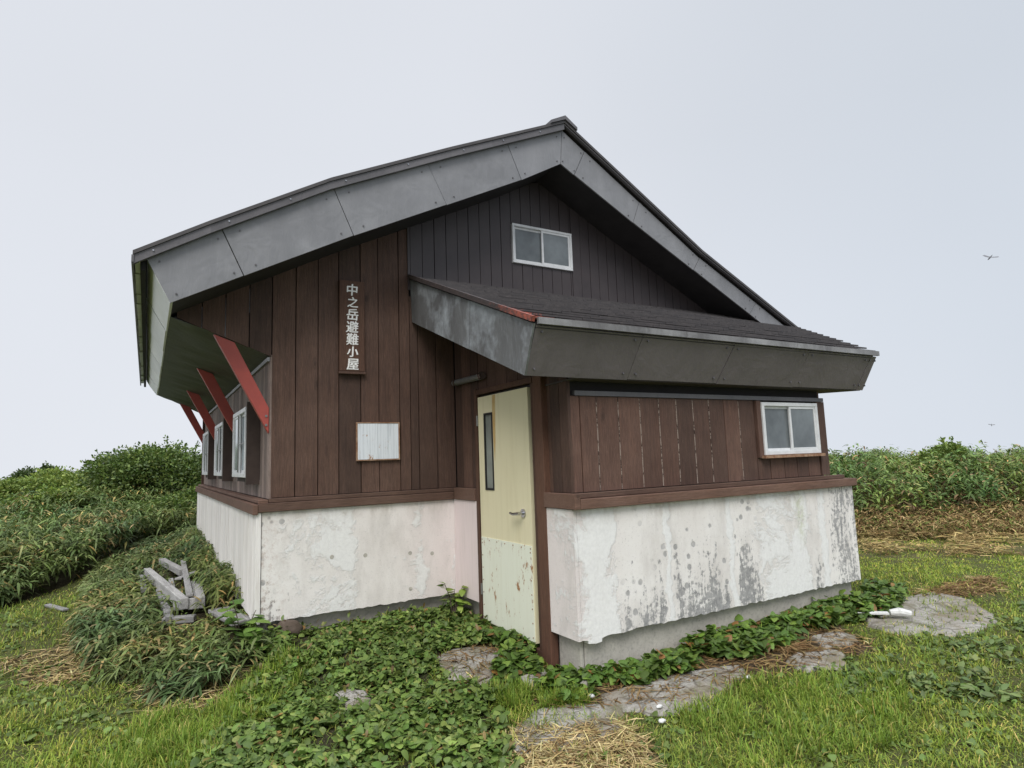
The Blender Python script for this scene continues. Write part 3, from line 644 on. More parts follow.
# main roof slabs
mb = MB()
for (x0, z0), (x1, z1) in zip(TOP, TOP[1:]):
    mb.quadprism([(x0, YF-.06, z0), (x1, YF-.06, z1), (x1, YF-.06, z1-.035), (x0, YF-.06, z0-.035)], (0, YB-YF+.1, 0))
    n = 5
part(mb, 'roof', 'roof_main')
# ridge cap
mb = MB(); mb.quadprism([(3.20, -.68, 4.562), (3.42, -.68, 4.664), (3.60, -.68, 4.560), (3.60, -.68, 4.60), (3.42, -.68, 4.715), (3.20, -.68, 4.60)], (0, 9.0, 0))
part(mb, 'ridge_cap', 'cap')
# metal verge cap strip on top of the rake
mb = MB(); mc = MB()
for (x0, z0), (x1, z1) in zip(TOP, TOP[1:]):
    left = x1 <= 3.43
    h = .115 if left else .055
    N = max(1, int((x1-x0)/.5)) if left else 1
    for i in range(N):
        a = x0+(x1-x0)*i/N; b = x0+(x1-x0)*(i+1)/N; za = z0+(z1-z0)*i/N; zb = z0+(z1-z0)*(i+1)/N
        mb.quadprism([(a, YF-.045, za-.037), (b, YF-.045, zb-.037), (b, YF-.045, zb-h), (a, YF-.045, za-h)], (0, .045, 0))
        if left: mc.tube([(a+.15, YF-.047, interp(a+.15, TOP)-.07), (a+.15, YF-.055, interp(a+.15, TOP)-.07)], .008, 6)
cap = part(mb, 'verge_cap', 'cap'); parts_each(mc, 'screw', 'chrome', cap)
# rake fascia panels
seams_l = [(-1.06, -.872), (-.474, -.281), (.543, .745), (1.571, 1.792), (2.608, 2.79), (3.42, 3.385)]
seams_r = [(3.42, 3.385), (3.767, 3.59), (4.661, 4.535), (5.75, 5.62), (6.9, 6.75), (7.8, 7.65)]
mb = MB(); scr = MB()
for S_ in (seams_l, seams_r):
    for (t0, b0), (t1, b1) in zip(S_, S_[1:]):
        g_ = .004; yo = YF+.012+random.uniform(-.004, .004)
        mid = (t0+t1)/2; midb = (b0+b1)/2
        up = [(t0+g_, yo, top(t0)-.10), (mid, yo, top(mid)-.10), (t1-g_, yo, top(t1)-.10)]
        dn = [(b1-g_, yo+.004, bot(b1)), (midb, yo+.004, bot(midb)), (b0+g_, yo+.004, bot(b0))]
        mb.quadprism(up+dn, (0, .02, 0))
        for fx in (.12, .9):
            for fz in (.15, .88):
                xa = t0+(t1-t0)*fx; xb = b0+(b1-b0)*fx; xx = xa+(xb-xa)*fz; zz = (top(xa)-.1)*(1-fz)+bot(xb)*fz
                if 0 < zz: scr.tube([(xx, yo-.006, zz), (xx, yo+.002, zz)], .009, 6)
fa = part(mb, 'fascia', 'fascia'); parts_each(scr, 'screw', 'cap', fa)
# joint covers behind the panel gaps
mb = MB()
for (x0, z0), (x1, z1) in zip(BOT, BOT[1:]):
    mb.quadprism([(x0, YF+.045, z0+.01), (x1, YF+.045, z1+.01), (x1, YF+.045, top(x1)-.045), (x0, YF+.045, top(x0)-.045)], (0, .03, 0))
part(mb, 'fascia_backing', 'soffit_dark')
# rake soffit
mb = MB()
for (x0, z0), (x1, z1) in zip(BOT, BOT[1:]):
    mb.quadprism([(x0, YF+.078, z0+.012), (x1, YF+.078, z1+.012), (x1, YF+.078, z1+.035), (x0, YF+.078, z0+.035)], (0, .72, 0))
part(mb, 'gable_soffit', 'soffit_dark')
# eave fascia on the left, pale and weathered
mb = MB(); yy0 = YF+.02; NS = 6
for i in range(NS):
    f0, f1 = i/NS, (i+1)/NS
    yt0, yt1 = yy0+(8.1-yy0)*f0, yy0+(8.1-yy0)*f1; yb0, yb1 = yy0+(7.2-yy0)*f0, yy0+(7.2-yy0)*f1
    jj = random.uniform(-.006, .006)
    ztc = lambda f: 2.285-.02*math.sin(f*PI)
    mb.quadprism([(-1.055+jj, yt0+.004, ztc(f0)), (-1.055+jj, yt1-.004, ztc(f1)), (-.98+jj, (yt1+yb1)/2-.004, 2.10), (-.872+jj, yb1-.004, 1.895), (-.872+jj, yb0+.004, 1.895), (-.98+jj, (yt0+yb0)/2+.004, 2.10)], (.02, 0, .003))
part(mb, 'eave_fascia', 'fascia_eave')
# layered drip edge
mb = MB(); mb.box(-1.168, -1.150, YF-.058, 8.25, 2.20, 2.262); part(mb, 'drip_edge', 'cap')
mb = MB(); 
for i in range(22):
    a = YF-.03+i*.39; mb.box(-1.146+random.uniform(-.004, .004), -1.105, a, a+.37, 2.215+random.uniform(-.008, .008), 2.235)
part(mb, 'eave_flashing', 'white_al')
mb = MB(); mb.box(-1.10, -1.062, YF+.03, 8.15, 2.16, 2.262); part(mb, 'eave_gap_shade', 'gap')  # dark strip painted as the shade of the open gap behind the flashing
# left eave soffit (dark green corrugated) - rises outwards
mb = MB()
nu, nv = 90, 14; b0_ = len(mb.v)
for i in range(nu+1):
    for j in range(nv+1):
        fy, fx = i/nu, j/nv; yo = 8.0*fy*(1-fx)+7.22*fy*fx; xx = .06-.928*fx
        w_ = .026*mnoise.noise(Vector((yo*3.1+xx*.8, xx*.9, 2)))+.012*mnoise.noise(Vector((yo*9+xx*2, xx*1.5, 5)))
        mb.v.append((xx, yo, 1.562+.34*fx+w_*math.sin(PI*min(fx*1.1, 1))))
for i in range(nu):
    for j in range(nv): mb.f.append((b0_+i*(nv+1)+j, b0_+(i+1)*(nv+1)+j, b0_+(i+1)*(nv+1)+j+1, b0_+i*(nv+1)+j+1)); mb.r.append(.5)
part(mb, 'eave_soffit', 'soffit_green', smooth=True)
# ---- front gable wall planks (wall plane y=0)
gw = lambda x: bot(x)+.02
def planks_xz(mb, xs, zb, zt, y0, th, jit=.007, gap=.005):
    for a, b in zip(xs, xs[1:]):
        o = random.uniform(0, jit)
        p = [(a+gap, y0+o, zb(a) if callable(zb) else zb), (b-gap, y0+o, zb(b) if callable(zb) else zb), (b-gap, y0+o, zt(b)), (a+gap, y0+o, zt(a))]
        mb.quadprism(p, (0, th, 0))
mb = MB()
mb.box(.078, 6.8, .045, 8.12, -1.04, 1.55, .5)
mb.quadprism([(.078, .045, 1.55), (6.8, .045, 1.55), (6.8, .045, gw(6.8)), (3.385, .045, gw(3.385)), (.078, .045, gw(.078))], (0, 8.07, 0), .5)
mb.box(2.16, 5.68, -2.24, .04, -1.04, .985, .5)
mb.quadprism([(2.16, -2.24, .985), (2.16, -2.24, 1.14), (2.16, .04, 2.05), (2.16, .04, .985)], (3.52, 0, 0), .5)
part(mb, 'inner_wall', 'gap')
mb = MB()
xs = [.068, .302, .53, .75, .989, 1.191, 1.434, 1.56]
planks_xz(mb, xs, .135, gw, 0, .04)
planks_xz(mb, [1.56, 1.66, 1.88, 2.112], .135, lambda x: 2.35, .001, .04)
xs = [-.80, -.58, -.37, -.15, .066]      # wing boards closing the eave
planks_xz(mb, xs, lambda x: 1.585-.385*x, lambda x: gw(x)-.002, 0, .03)
part(mb, 'plank_wall', 'plank')
mb = MB(); mb.quadprism([(1.545, -.012, 2.42), (1.575, -.012, 2.42), (1.575, -.012, gw(1.575)), (1.545, -.012, gw(1.545))], (0, .014, 0)); part(mb, 'cover_strip', 'siding')
# grey upper siding
mb = MB(); x = 1.578
WX0, WX1, WZ0, WZ1 = 2.965, 3.915, 2.93, 3.465
while x < 6.75:
    b = min(x+.154, 6.78)
    for e_ in (WX0, WX1):
        if x+.02 < e_ < b-.02: b = e_
    zb_ = 2.30
    def seg(a, b, z0, z1f):
        y_ = -.004+random.uniform(-.003, .003)
        mb.quadprism([(a+.004, y_, z0), (b-.004, y_, z0), (b-.004, y_, z1f(b)), (a+.004, y_, z1f(a))], (0, .03, 0))
    if b > WX0+.01 and x < WX1-.01:
        seg(x, b, zb_, lambda q: WZ0); seg(x, b, WZ1, gw)
    else: seg(x, b, zb_, gw)
    x = b
part(mb, 'gable_siding', 'siding')
# right remaining wall of the main body, below the roofs
mb = MB(); planks_xz(mb, list(np.arange(5.75, 6.83, .21)), .135, lambda x: 2.3, 0, .04); part(mb, 'plank_wall', 'plank')

def slide_window(parent_name, axis, fixed, a0, a1, z0, z1, out, mats=('white_al', 'glass'), fr=.035, depth=.05, label=None, over=.5):
    """sliding window in plane; axis 'x' (faces -y) or 'y' (faces -x). out = how far frame stands proud"""
    def bx(mb, p0, p1, q0, q1, z_0, z_1):
        if axis == 'x': mb.box(p0, p1, fixed+q0, fixed+q1, z_0, z_1)
        else: mb.box(fixed+q0, fixed+q1, p0, p1, z_0, z_1)
        return mb
    w = bx(MB(), a0, a1, -out, depth, z0, z0+fr); bx(w, a0, a1, -out, depth, z1-fr, z1); bx(w, a0, a0+fr, -out, depth, z0+fr, z1-fr); bx(w, a1-fr, a1, -out, depth, z0+fr, z1-fr)
    win = part(w, 'window', mats[0], bevel=.004)
    if label: win['label'] = label
    mid = a0+(a1-a0)*over
    for k, (s0, s1, dy) in enumerate([(a0+fr, mid+.02, .022), (mid-.02, a1-fr, -.004)]):
        sb = .028
        m_ = bx(MB(), s0, s1, dy-out+.012, dy-out+.032, z0+fr, z0+fr+sb); bx(m_, s0, s1, dy-out+.012, dy-out+.032, z1-fr-sb, z1-fr)
        bx(m_, s0, s0+sb, dy-out+.012, dy-out+.032, z0+fr+sb, z1-fr-sb); bx(m_, s1-sb, s1, dy-out+.012, dy-out+.032, z0+fr+sb, z1-fr-sb)
        s_ = part(m_, 'sash', mats[0], win, bevel=.003)
        # pane belongs to the window as well (two levels only)
        part(bx(MB(), s0+sb, s1-sb, dy-out+.019, dy-out+.025, z0+fr+sb, z1-fr-sb), 'pane', mats[1], win)
    return win
slide_window('gable', 'x', -.004, WX0+.005, WX1-.005, WZ0+.005, WZ1-.005, .03, fr=.032)
# ---- annex front wall
AY = -2.27
mb = MB(); ax = [2.112, 2.24, 2.425, 2.672, 2.93, 3.17, 3.395, 3.62, 3.845, 4.06, 4.285, 4.52]
planks_xz(mb, ax, .135, lambda x: .965, AY, .03, jit=.003, gap=.005)
planks_xz(mb, [4.52, 4.72, 4.95, 5.17, 5.37, 5.58], .135, lambda x: .355, AY, .03, jit=.003, gap=.005)
aw = part(mb, 'plank_wall', 'plank_front')
mb = MB(); planks_xz(mb, [5.585, 5.735], .135, lambda x: .965, AY-.012, .05, 0); mb.quadprism([(5.70, AY+.045, .135), (5.70, 0, .135), (5.70, 0, 1.98), (5.70, AY+.045, 1.12)], (.033, 0, 0)); part(mb, 'corner_board', 'plank_front')
mb = MB(); mb.box(2.18, 5.72, AY-.016, AY+.028, .968, 1.01); part(mb, 'head_trim', 'cap')
# pale filler visible in the joints
t = NT('pale_joint_filler'); n_ = t.noise(16, 6, .8, v=t.mapping((1, 1, 1.0)))
fillm = t.fin(t.mix(t.ramp(n_, [(.44, 0), (.52, 1)]), (.035, .018, .013), (.30, .24, .20)), .9)
mb = MB()
for k, xv in enumerate(ax[2:-1]):
    if k in (7,): continue
    jx = [random.uniform(-.002, .002) for _ in range(9)]
    zz_ = [.14+.82*i/8 for i in range(9)]
    mb.quadprism([(xv-.0045+j, AY+.001, z_) for j, z_ in zip(jx, zz_)]+[(xv+.0045+j, AY+.001, z_) for j, z_ in list(zip(jx, zz_))[::-1]], (0, .02, 0))
parts_each(mb, 'joint_filler', fillm, aw)
w = slide_window('annex', 'x', AY, 4.60, 5.555, .385, .945, .045, fr=.04)
mb = MB(); mb.box(4.56, 5.58, AY-.075, AY-.004, .352, .382); part(mb, 'sill', 'rustrim', w)
mb = MB(); mb.box(4.53, 4.595, AY-.03, AY+.028, .36, .96); part(mb, 'window_post', 'plank_front', w)
# annex roof: overlapping courses
z_of = lambda y: 2.575+(2.575-1.515)/2.62*y          # y negative
xr_of = lambda y: 6.30+(7.86-6.30)*min(max((y+2.62)/2.02, 0), 1)
mb = MB(); NC = 15
for i in range(NC):
    y0 = -2.62+2.60*i/NC; y1 = y0+2.60/NC+.03; y1 = min(y1, -.006)
    l0 = .034
    nseg = 12
    for s_ in range(nseg):
        def X_(y, q): return 1.575+(xr_of(y)-1.575)*(q+(.5/nseg if i % 2 and 0 < q < 1 else 0))
        q0, q1 = s_/nseg, (s_+1)/nseg
        j0 = random.uniform(-.003, .003)
        mb.quadprism([(X_(y0, q0)+.002, y0, z_of(y0)+l0+j0), (X_(y0, q1)-.002, y0, z_of(y0)+l0+j0), (X_(y1, q1)-.002, y1, z_of(y1)+.002), (X_(y1, q0)+.002, y1, z_of(y1)+.002)], (0, 0, -.018))
ar = part(mb, 'annex_roof', 'roof')
mb = MB(); mb.beam((1.56, -2.635, z_of(-2.635)+.01), (1.56, -.006, z_of(0)+.01), .035, .045); part(mb, 'verge_cap', 'roof')
mb = MB(); mb.quadprism([(1.60, -2.60, z_of(-2.6)-.018), (6.27, -2.60, z_of(-2.6)-.018), (7.80, -.6, z_of(-.6)-.018), (7.80, -.01, z_of(0)-.018), (1.60, -.01, z_of(0)-.018)], (0, 0, -.05)); part(mb, 'roof_deck', 'soffit_dark')
mb = MB(); 
for a, b in [(1.60, 3.2), (3.205, 4.8), (4.805, 6.31)]: mb.box(a, b, -2.655, -2.627, z_of(-2.62)-.035, z_of(-2.62)+.018)
part(mb, 'drip_edge', 'drip')
# annex fascias
mb = MB(); fs = [1.60, 3.86, 5.04, 6.19, 6.30]; fsb = [1.60, 3.78, 4.98, 6.15, 6.28]
fs = [1.60, 2.72, 3.90, 5.08, 6.22, 6.33]; fsb = [1.60, 2.66, 3.80, 4.98, 6.16, 6.29]
for i in range(5):
    yo = random.uniform(0, .004)
    mb.quadprism([(fs[i]+.003, -2.605-yo, 1.475), (fs[i+1]-.003, -2.605-yo, 1.475), (fsb[i+1]-.003, -2.425-yo, 1.10+.006*(i % 2)), (fsb[i]+.003, -2.425-yo, 1.10+.006*(i % 2))], (0, .02, .008))
ff = part(mb, 'annex_fascia', 'fascia_annex')
mb = MB()
for i in range(5):
    for fx in (.06, .93):
        for fz in (.12, .86):
            xx = (fs[i]+(fs[i+1]-fs[i])*fx)*(1-fz)+(fsb[i]+(fsb[i+1]-fsb[i])*fx)*fz; yy = -2.611+.18*fz; zz = 1.475-.375*fz
            mb.tube([(xx, yy-.006, zz), (xx, yy+.004, zz)], .010, 6)
parts_each(mb, 'screw', 'cap', ff)
mb = MB(); sy = [0-.004, -.40, -1.53, -2.615]; sb = [-.004, -.36, -1.46, -2.43]
zt_ = lambda y: z_of(y)-.03
zb2 = lambda y: 2.045+(2.045-1.10)/2.43*y
for i in range(3):
    xo = random.uniform(0, .004)
    mb.quadprism([(1.575-xo, sy[i]-.003, zt_(sy[i])), (1.575-xo, sy[i+1]+.003, zt_(sy[i+1])), (1.590-xo, sb[i+1]+.003, zb2(sb[i+1])), (1.590-xo, sb[i]-.003, zb2(sb[i]))], (.018, 0, 0))
part(mb, 'annex_side_fascia', 'fascia_side')
# soffit under annex roof
mb = MB(); mb.quadprism([(1.612, -2.40, zb2(-2.40)+.02), (2.13, -2.40, zb2(-2.40)+.02), (2.13, -.01, zb2(0)+.02), (1.612, -.01, zb2(0)+.02)], (0, 0, .02))
part(mb, 'annex_soffit', 'soffit_dark')
mb = MB(); mb.quadprism([(2.1, -2.41, 1.098), (6.27, -2.41, 1.098), (5.80, -1.95, 1.085), (2.1, -1.95, 1.085)], (0, 0, .012)); part(mb, 'annex_soffit', 'soffit_brown')
# ---- door wall planks (plane x = 2.112, faces -x)
mb = MB()
def planks_yz(mb, ys, zb, zt, x0, th=.03, jit=.004, gap=.003):
    for a, b in zip(ys, ys[1:]):
        o = random.uniform(0, jit)
        mb.quadprism([(x0+o, a+gap, zb), (x0+o, b-gap, zb), (x0+o, b-gap, zt(b)), (x0+o, a+gap, zt(a))], (th, 0, 0))
planks_yz(mb, [-.60, -.42, -.20, -.012], .135, lambda y: zb2(y)+.015, 2.112)
planks_yz(mb, [-2.10, -1.90, -1.68, -1.45, -1.23, -1.01, -.80, -.603], 1.20, lambda y: zb2(y)+.015, 2.112)
planks_yz(mb, [-2.272, -2.14, -2.0, -1.84], .135, lambda y: zb2(y)+.005, 2.112)
part(mb, 'plank_wall', 'plank')
# ---- trims at the top of the base
def trim(mb, x0, x1, y0, y1): mb.box(x0, x1, y0, y1, .0, .10); mb.box(x0+.01, x1-.01, y0+.01, y1-.0, .102, .13)
mb = MB(); mb.box(-.05, 2.05, -.055, -.002, .0, .085); mb.box(.05, 2.07, -.035, -.001, .087, .13); part(mb, 'base_trim', 'trim', bevel=.006)
mb = MB(); mb.box(2.045, 2.108, -.575, -.06, .002, .132); mb.box(2.05, 2.108, -2.40, -1.93, .002, .132); parts_each(mb, 'base_trim', 'trim', bevel=.005)
mb = MB(); mb.box(2.112, 6.04, -2.40, -2.275, .0, .085); mb.box(2.114, 5.9, -2.345, -2.275, .087, .13); part(mb, 'base_trim', 'trim', bevel=.006)
mb = MB(); mb.box(-.10, -.052, -.06, 8.2, -.02, .082); mb.box(-.05, .046, -.033, 8.2, .084, .12); part(mb, 'base_trim', 'trim', bevel=.006)
# ---- white base panels
def jag(x0, x1, zb, n, amp): return [(x0+(x1-x0)*i/n, zb+random.uniform(-amp, amp)) for i in range(n+1)]
mb = MB(); b_ = jag(-.012, 2.09, -1.05, 46, .007); mb.quadprism([(-.012, -.02, -.003)]+[(x_, -.02, z_) for x_, z_ in b_]+[(2.09, -.02, -.003)], (0, .05, 0)); part(mb, 'base_panel', 'peel')
mb = MB(); b_ = [(2.10, -1.05), (2.16, -1.06), (2.163, -1.085), (2.24, -1.095), (2.30, -1.09), (2.305, -1.062)]+jag(2.36, 6.02, -1.05, 80, .009)
mb.quadprism([(2.10, -2.345, -.003)]+[(x_, -2.345, z_) for x_, z_ in b_]+[(6.02, -2.345, -.003)], (0, .06, 0)); mb.box(5.97, 6.02, -2.28, .0, -1.05, -.003); part(mb, 'base_panel', 'peel')
mb = MB(); mb.box(2.062, 2.11, -.60, -.022, -1.05, -.002); part(mb, 'base_panel', 'pink')
mb = MB(); mb.box(2.065, 2.098, -2.343, -1.935, -1.055, -.002); part(mb, 'base_panel', 'peel')
mb = MB(); y = -.018
while y < 8.15:
    b = min(y+random.uniform(.13, .2), 8.16); mb.box(-.062+random.uniform(-.003, .003), -.016, y+.003, b-.003, -1.05, -.022); y = b
part(mb, 'base_boards', 'side_white')
mb = MB(); mb.box(-.068, -.02, -.035, -.021, -1.055, -.005); part(mb, 'corner_strip', 'side_white')
# formwork tie holes on the long panel
mb = MB()
for x_, z_ in [(.67, -.50), (1.02, -.52), (1.52, -.55), (1.78, -.58), (1.52, -.93)]: mb.tube([(x_, -.0215, z_), (x_, -.0195, z_)], .022, 12)
parts_each(mb, 'tie_hole', 'concrete')
# ---- foundations
mb = MB(); mb.box(.06, 6.7, .09, 8.0, -1.9, -1.045); mb.box(2.175, 5.95, -2.27, .08, -1.9, -1.045); mb.box(2.135, 2.17, -2.265, -1.95, -1.9, -1.05); part(mb, 'foundation', 'concrete', bevel=.01)
# ---- left side wall strips and three boxed windows
mb = MB(); y = .012
WIN = [(.62, 1.75), (3.02, 4.15), (5.42, 6.55)]
while y < 8.1:
    b = min(y+random.uniform(.10, .16), 8.12)
    o = random.uniform(0, .004)
    for w_ in WIN:
        for e_ in (w_[0]-.05, w_[1]+.035):
            if y+.03 < e_ < b: b = e_
    hit = [w_ for w_ in WIN if b > w_[0]-.045 and y < w_[1]+.03]
    for z0, z1 in ([(.125, .30), (1.14, 1.58)] if hit else [(.125, 1.58)]):
        mb.box(.052-o, .082, y+.002, b-.002, z0, z1)
    y = b
part(mb, 'side_wall_boards', 'plank_grey')
mb = MB(); mb.box(.024, .046, .0, 8.1, 1.51, 1.55); part(mb, 'head_trim', 'fascia')
for i, (a, b) in enumerate(WIN):
    XO = -.085
    w = slide_window('side', 'y', XO, a+.004, b-.004, .335, 1.10, .012, mats=('white_al', 'glass_side'), fr=.05)
    mb = MB(); mb.box(XO, .05, a-.045, a-.002, .262, 1.148); part(mb, 'window_casing', 'plank_dark', w)
    mb = MB(); mb.box(XO+.055, .02, b+.001, b+.03, .28, 1.14); mb.box(XO+.055, .02, a, b, 1.103, 1.14); mb.box(XO+.055, .02, a, b, .28, .332); part(mb, 'window_casing', 'plank_dark', w)
    mb = MB(); mb.box(XO-.016, XO-.004, a+.58, a+.60, .39, 1.04); mb.box(XO-.016, XO-.004, a+.06, a+.53, .70, .715); part(mb, 'glazing_bar', 'lampgrey', w)
# back and right walls (plain planks)
mb = MB(); x = .0
while x < 6.78: mb.quadprism([(x+.003, 8.13, -.0), (min(x+.22, 6.8)-.003, 8.13, 0), (min(x+.22, 6.8)-.003, 8.13, gw(min(x+.22, 6.8))), (x+.003, 8.13, gw(x))], (0, .03, 0)); x += .22
mb.box(0, 6.8, 8.125, 8.17, -1.05, -.01)
for k in range(36): mb.box(6.80, 6.83, .02+k*.225, .02+k*.225+.219, -1.05, gw(6.8)-.05)
part(mb, 'plank_wall', 'plank')
# ---- red braces
for yb_ in (.035, 2.38, 4.93, 7.34):
    mb = MB(); mb.quadprism([(.046, yb_-.035, 1.03), (.046, yb_-.035, .775), (-.475, yb_-.035, 1.755), (-.285, yb_-.035, 1.683)], (0, .07, 0))
    br = part(mb, 'brace', 'red', bevel=.004)
    for bz_ in (.86, .95):
        part(MB().tube([(.02, yb_-.043, bz_), (.02, yb_-.034, bz_)], .013, 8), 'bolt', 'lampgrey', br)
# ---- door frame and door
DY0, DY1 = -1.70, -.685
mb = MB(); mb.box(2.055, 2.135, -1.945, -1.80, -1.345, 1.19)
part(mb, 'door_post', 'post', bevel=.006)
mb = MB(); mb.box(2.045, 2.13, DY1+.012, DY1+.065, -1.25, 1.20); mb.box(2.048, 2.13, -1.80, DY1+.010, 1.135, 1.19); mb.box(2.06, 2.13, -1.798, -1.755, -1.26, 1.133)
dfm = part(mb, 'door_frame', 'post', bevel=.004)
mb = MB(); mb.box(2.10, 2.14, -1.75, DY1+.01, -1.24, 1.13); part(mb, 'door_rebate', 'black')
mb = MB(); mb.box(2.058, 2.16, -1.80, DY1+.06, -1.36, -1.255); part(mb, 'door_sill', 'post', bevel=.004)
mb = MB(); XD = 2.062
# slab with a slot for the tall narrow glass
GY0, GY1, GZ0, GZ1 = -1.005, -.815, .125, .925
mb.box(XD, XD+.035, DY0, GY0, -1.215, 1.105, .5); mb.box(XD, XD+.035, GY1, DY1, -1.215, 1.105, .5); mb.box(XD, XD+.035, GY0, GY1, GZ1, 1.105, .5); mb.box(XD, XD+.035, GY0, GY1, -1.215, GZ0, .5)
dr = part(mb, 'door', 'door_up')
mb = MB(); f_ = .022
mb.box(XD-.006, XD+.03, GY0+.0, GY0+f_, GZ0, GZ1); mb.box(XD-.006, XD+.03, GY1-f_, GY1, GZ0, GZ1); mb.box(XD-.006, XD+.03, GY0+f_, GY1-f_, GZ0, GZ0+f_); mb.box(XD-.006, XD+.03, GY0+f_, GY1-f_, GZ1-f_, GZ1); part(mb, 'glass_frame', 'black', dr)
mb = MB(); mb.box(XD+.008, XD+.016, GY0+f_, GY1-f_, GZ0+f_, GZ1-f_); part(mb, 'glass_pane', 'glass_door', dr)
mb = MB(); mb.box(XD-.007, XD-.001, DY0+.012, DY1-.012, -1.205, -.36); kp = part(mb, 'kick_plate', 'door_low', dr)
kp['label'] = 'pale green metal plate with rust spots'
mb = MB()
for i in range(7):
    yv = DY0+.03+i*(DY1-DY0-.06)/6
    mb.tube([(XD-.011, yv, -.385), (XD-.006, yv, -.385)], .007, 6)
    zz = -1.17+i*.125
    mb.tube([(XD-.011, DY1-.035, zz), (XD-.006, DY1-.035, zz)], .007, 6); mb.tube([(XD-.011, DY0+.035, zz), (XD-.006, DY0+.035, zz)], .007, 6)
parts_each(mb, 'screw', 'rustrim', dr)
mb = MB(); hy = -1.56; hz = -.07
mb.tube([(XD-.001, hy, hz), (XD-.012, hy, hz)], .04, 16); mb.tube([(XD-.01, hy, hz), (XD-.06, hy, hz)], .013, 10); mb.tube([(XD-.058, hy-.015, hz), (XD-.062, hy+.10, hz-.012), (XD-.055, hy+.16, hz-.005)], [.016, .014, .012], 10)
part(mb, 'handle', 'chrome', dr, smooth=False)
t = NT('orange_stain'); sm = t.fin(t.mix(t.ramp(t.noise(20, 5, .7, v=t.mapping((1, 1, .2))), [(.35, 0), (.6, 1)]), (.60, .48, .24), (.52, .32, .12)), .7)
mb = MB(); mb.quadprism([(XD-.001, GY0-.07, 1.10), (XD-.001, GY0-.005, 1.10), (XD-.001, GY0-.003, .93), (XD-.001, GY0-.012, .62), (XD-.001, GY0-.03, .42), (XD-.001, GY0-.05, .62)], (-.0015, 0, 0)); part(mb, 'paint_stain', sm, dr)
mb = MB()
for zz in (-.95, .8): mb.tube([(2.052, DY1+.006, zz), (2.052, DY1+.006, zz+.11)], .011, 8)
parts_each(mb, 'hinge', 'lampgrey', dr)
# steel anchor at the top of the post
mb = MB(); mb.tube([(2.03, -1.69, 1.235), (2.03, -1.98, 1.235)], .016, 8); mb.tube([(2.03, -1.80, 1.235), (2.03, -1.85, 1.235)], .03, 8); part(mb, 'anchor_rod', 'chrome')
# tube lamp over the door corner
L_ = empty('tube_lamp', (2.06, -.4, 1.32), 'short grey tube lamp mounted on the planks left above the door', 'lamp')
def tpart(mb, name, mat, root, **k): 
    o = mb.build(name, mat, None, **k); o.parent = root; o.location = -root.location; return o
tpart(MB().tube([(2.06, -.10, 1.335), (2.06, -.80, 1.325)], .034, 12), 'tube', 'lampgrey', L_)
for yv in (-.14, -.77): tpart(MB().tube([(2.06, yv, 1.334), (2.06, yv-.05, 1.333)], .042, 12).box(2.06, 2.11, yv-.04, yv-.01, 1.31, 1.345), 'bracket', 'chrome', L_)

# ---- name board with white characters
SG = empty('name_board', (.885, -.02, 1.43), 'tall narrow brown wooden board with white vertical Japanese characters', 'sign')
mb = MB(); mb.box(.745, 1.022, -.045, -.001, 1.435, 2.44); o = tpart(mb, 'board', 'post', SG, bevel=.006)
mb = MB(); mb.box(.738, 1.03, -.05, -.0015, 1.405, 1.433); tpart(mb, 'bottom_rail', 'plank', SG, bevel=.004)
chars = '中之岳避難小屋'
for i, ch in enumerate(chars):
    cu = bpy.data.curves.new('character', 'FONT'); cu.body = ch; cu.align_x = 'CENTER'; cu.align_y = 'CENTER'; cu.size = .138 if ch not in '小之' else .125
    cu.offset = .0; cu.extrude = .002; cu.resolution_u = 6; cu.shear = .05
    tmp = bpy.data.objects.new('tmp', cu); COL.objects.link(tmp)
    me = bpy.data.meshes.new_from_object(tmp.evaluated_get(bpy.context.evaluated_depsgraph_get())); bpy.data.objects.remove(tmp)
    vs = np.empty(len(me.vertices)*3); me.vertices.foreach_get('co', vs); vs = vs.reshape(-1, 3); c0 = (vs.max(0)+vs.min(0))/2; vs[:, :2] -= c0[:2]; 
    # brush-like weight: three slightly shifted copies of the glyph in one mesh
    fs_ = [tuple(p_.vertices) for p_ in me.polygons]; nv_ = len(vs); V3 = []; F3 = []
    for q_, (dx_, dy_) in enumerate([(-.0032, -.001), (.0032, .001), (0, .003)]):
        V3 += [(v_[0]+dx_, v_[1]+dy_, v_[2]+q_*.0007) for v_ in vs]; F3 += [tuple(i_+q_*nv_ for i_ in f_) for f_ in fs_]
    me = bpy.data.meshes.new('character'); me.from_pydata(V3, [], F3); me.update()
    me.materials.clear(); me.materials.append(M['white_text']); me.name = 'character'
    o = bpy.data.objects.new('character', me); COL.objects.link(o); o.parent = SG
    o.rotation_euler = (PI/2, 0, 0)
    o.location = Vector((.885+random.uniform(-.004, .004), -.0475, 2.335-i*.1375))-SG.location
# ---- blank notice panel
NB = empty('notice_panel', (1.17, -.01, .47), 'faded blank white metal panel with rusty streaks on the plank wall', 'notice panel')
tpart(MB().box(.945, 1.163, -.022, -.001, .485, .872).box(1.165, 1.402, -.021, -.001, .485, .872), 'panel', 'notice', NB)
tpart(MB().box(.93, .943, -.026, -.001, .472, .885).box(1.404, 1.417, -.026, -.001, .472, .885).box(.943, 1.404, -.025, -.001, .472, .483).box(.943, 1.404, -.025, -.001, .874, .885), 'frame', 'rustrim', NB)

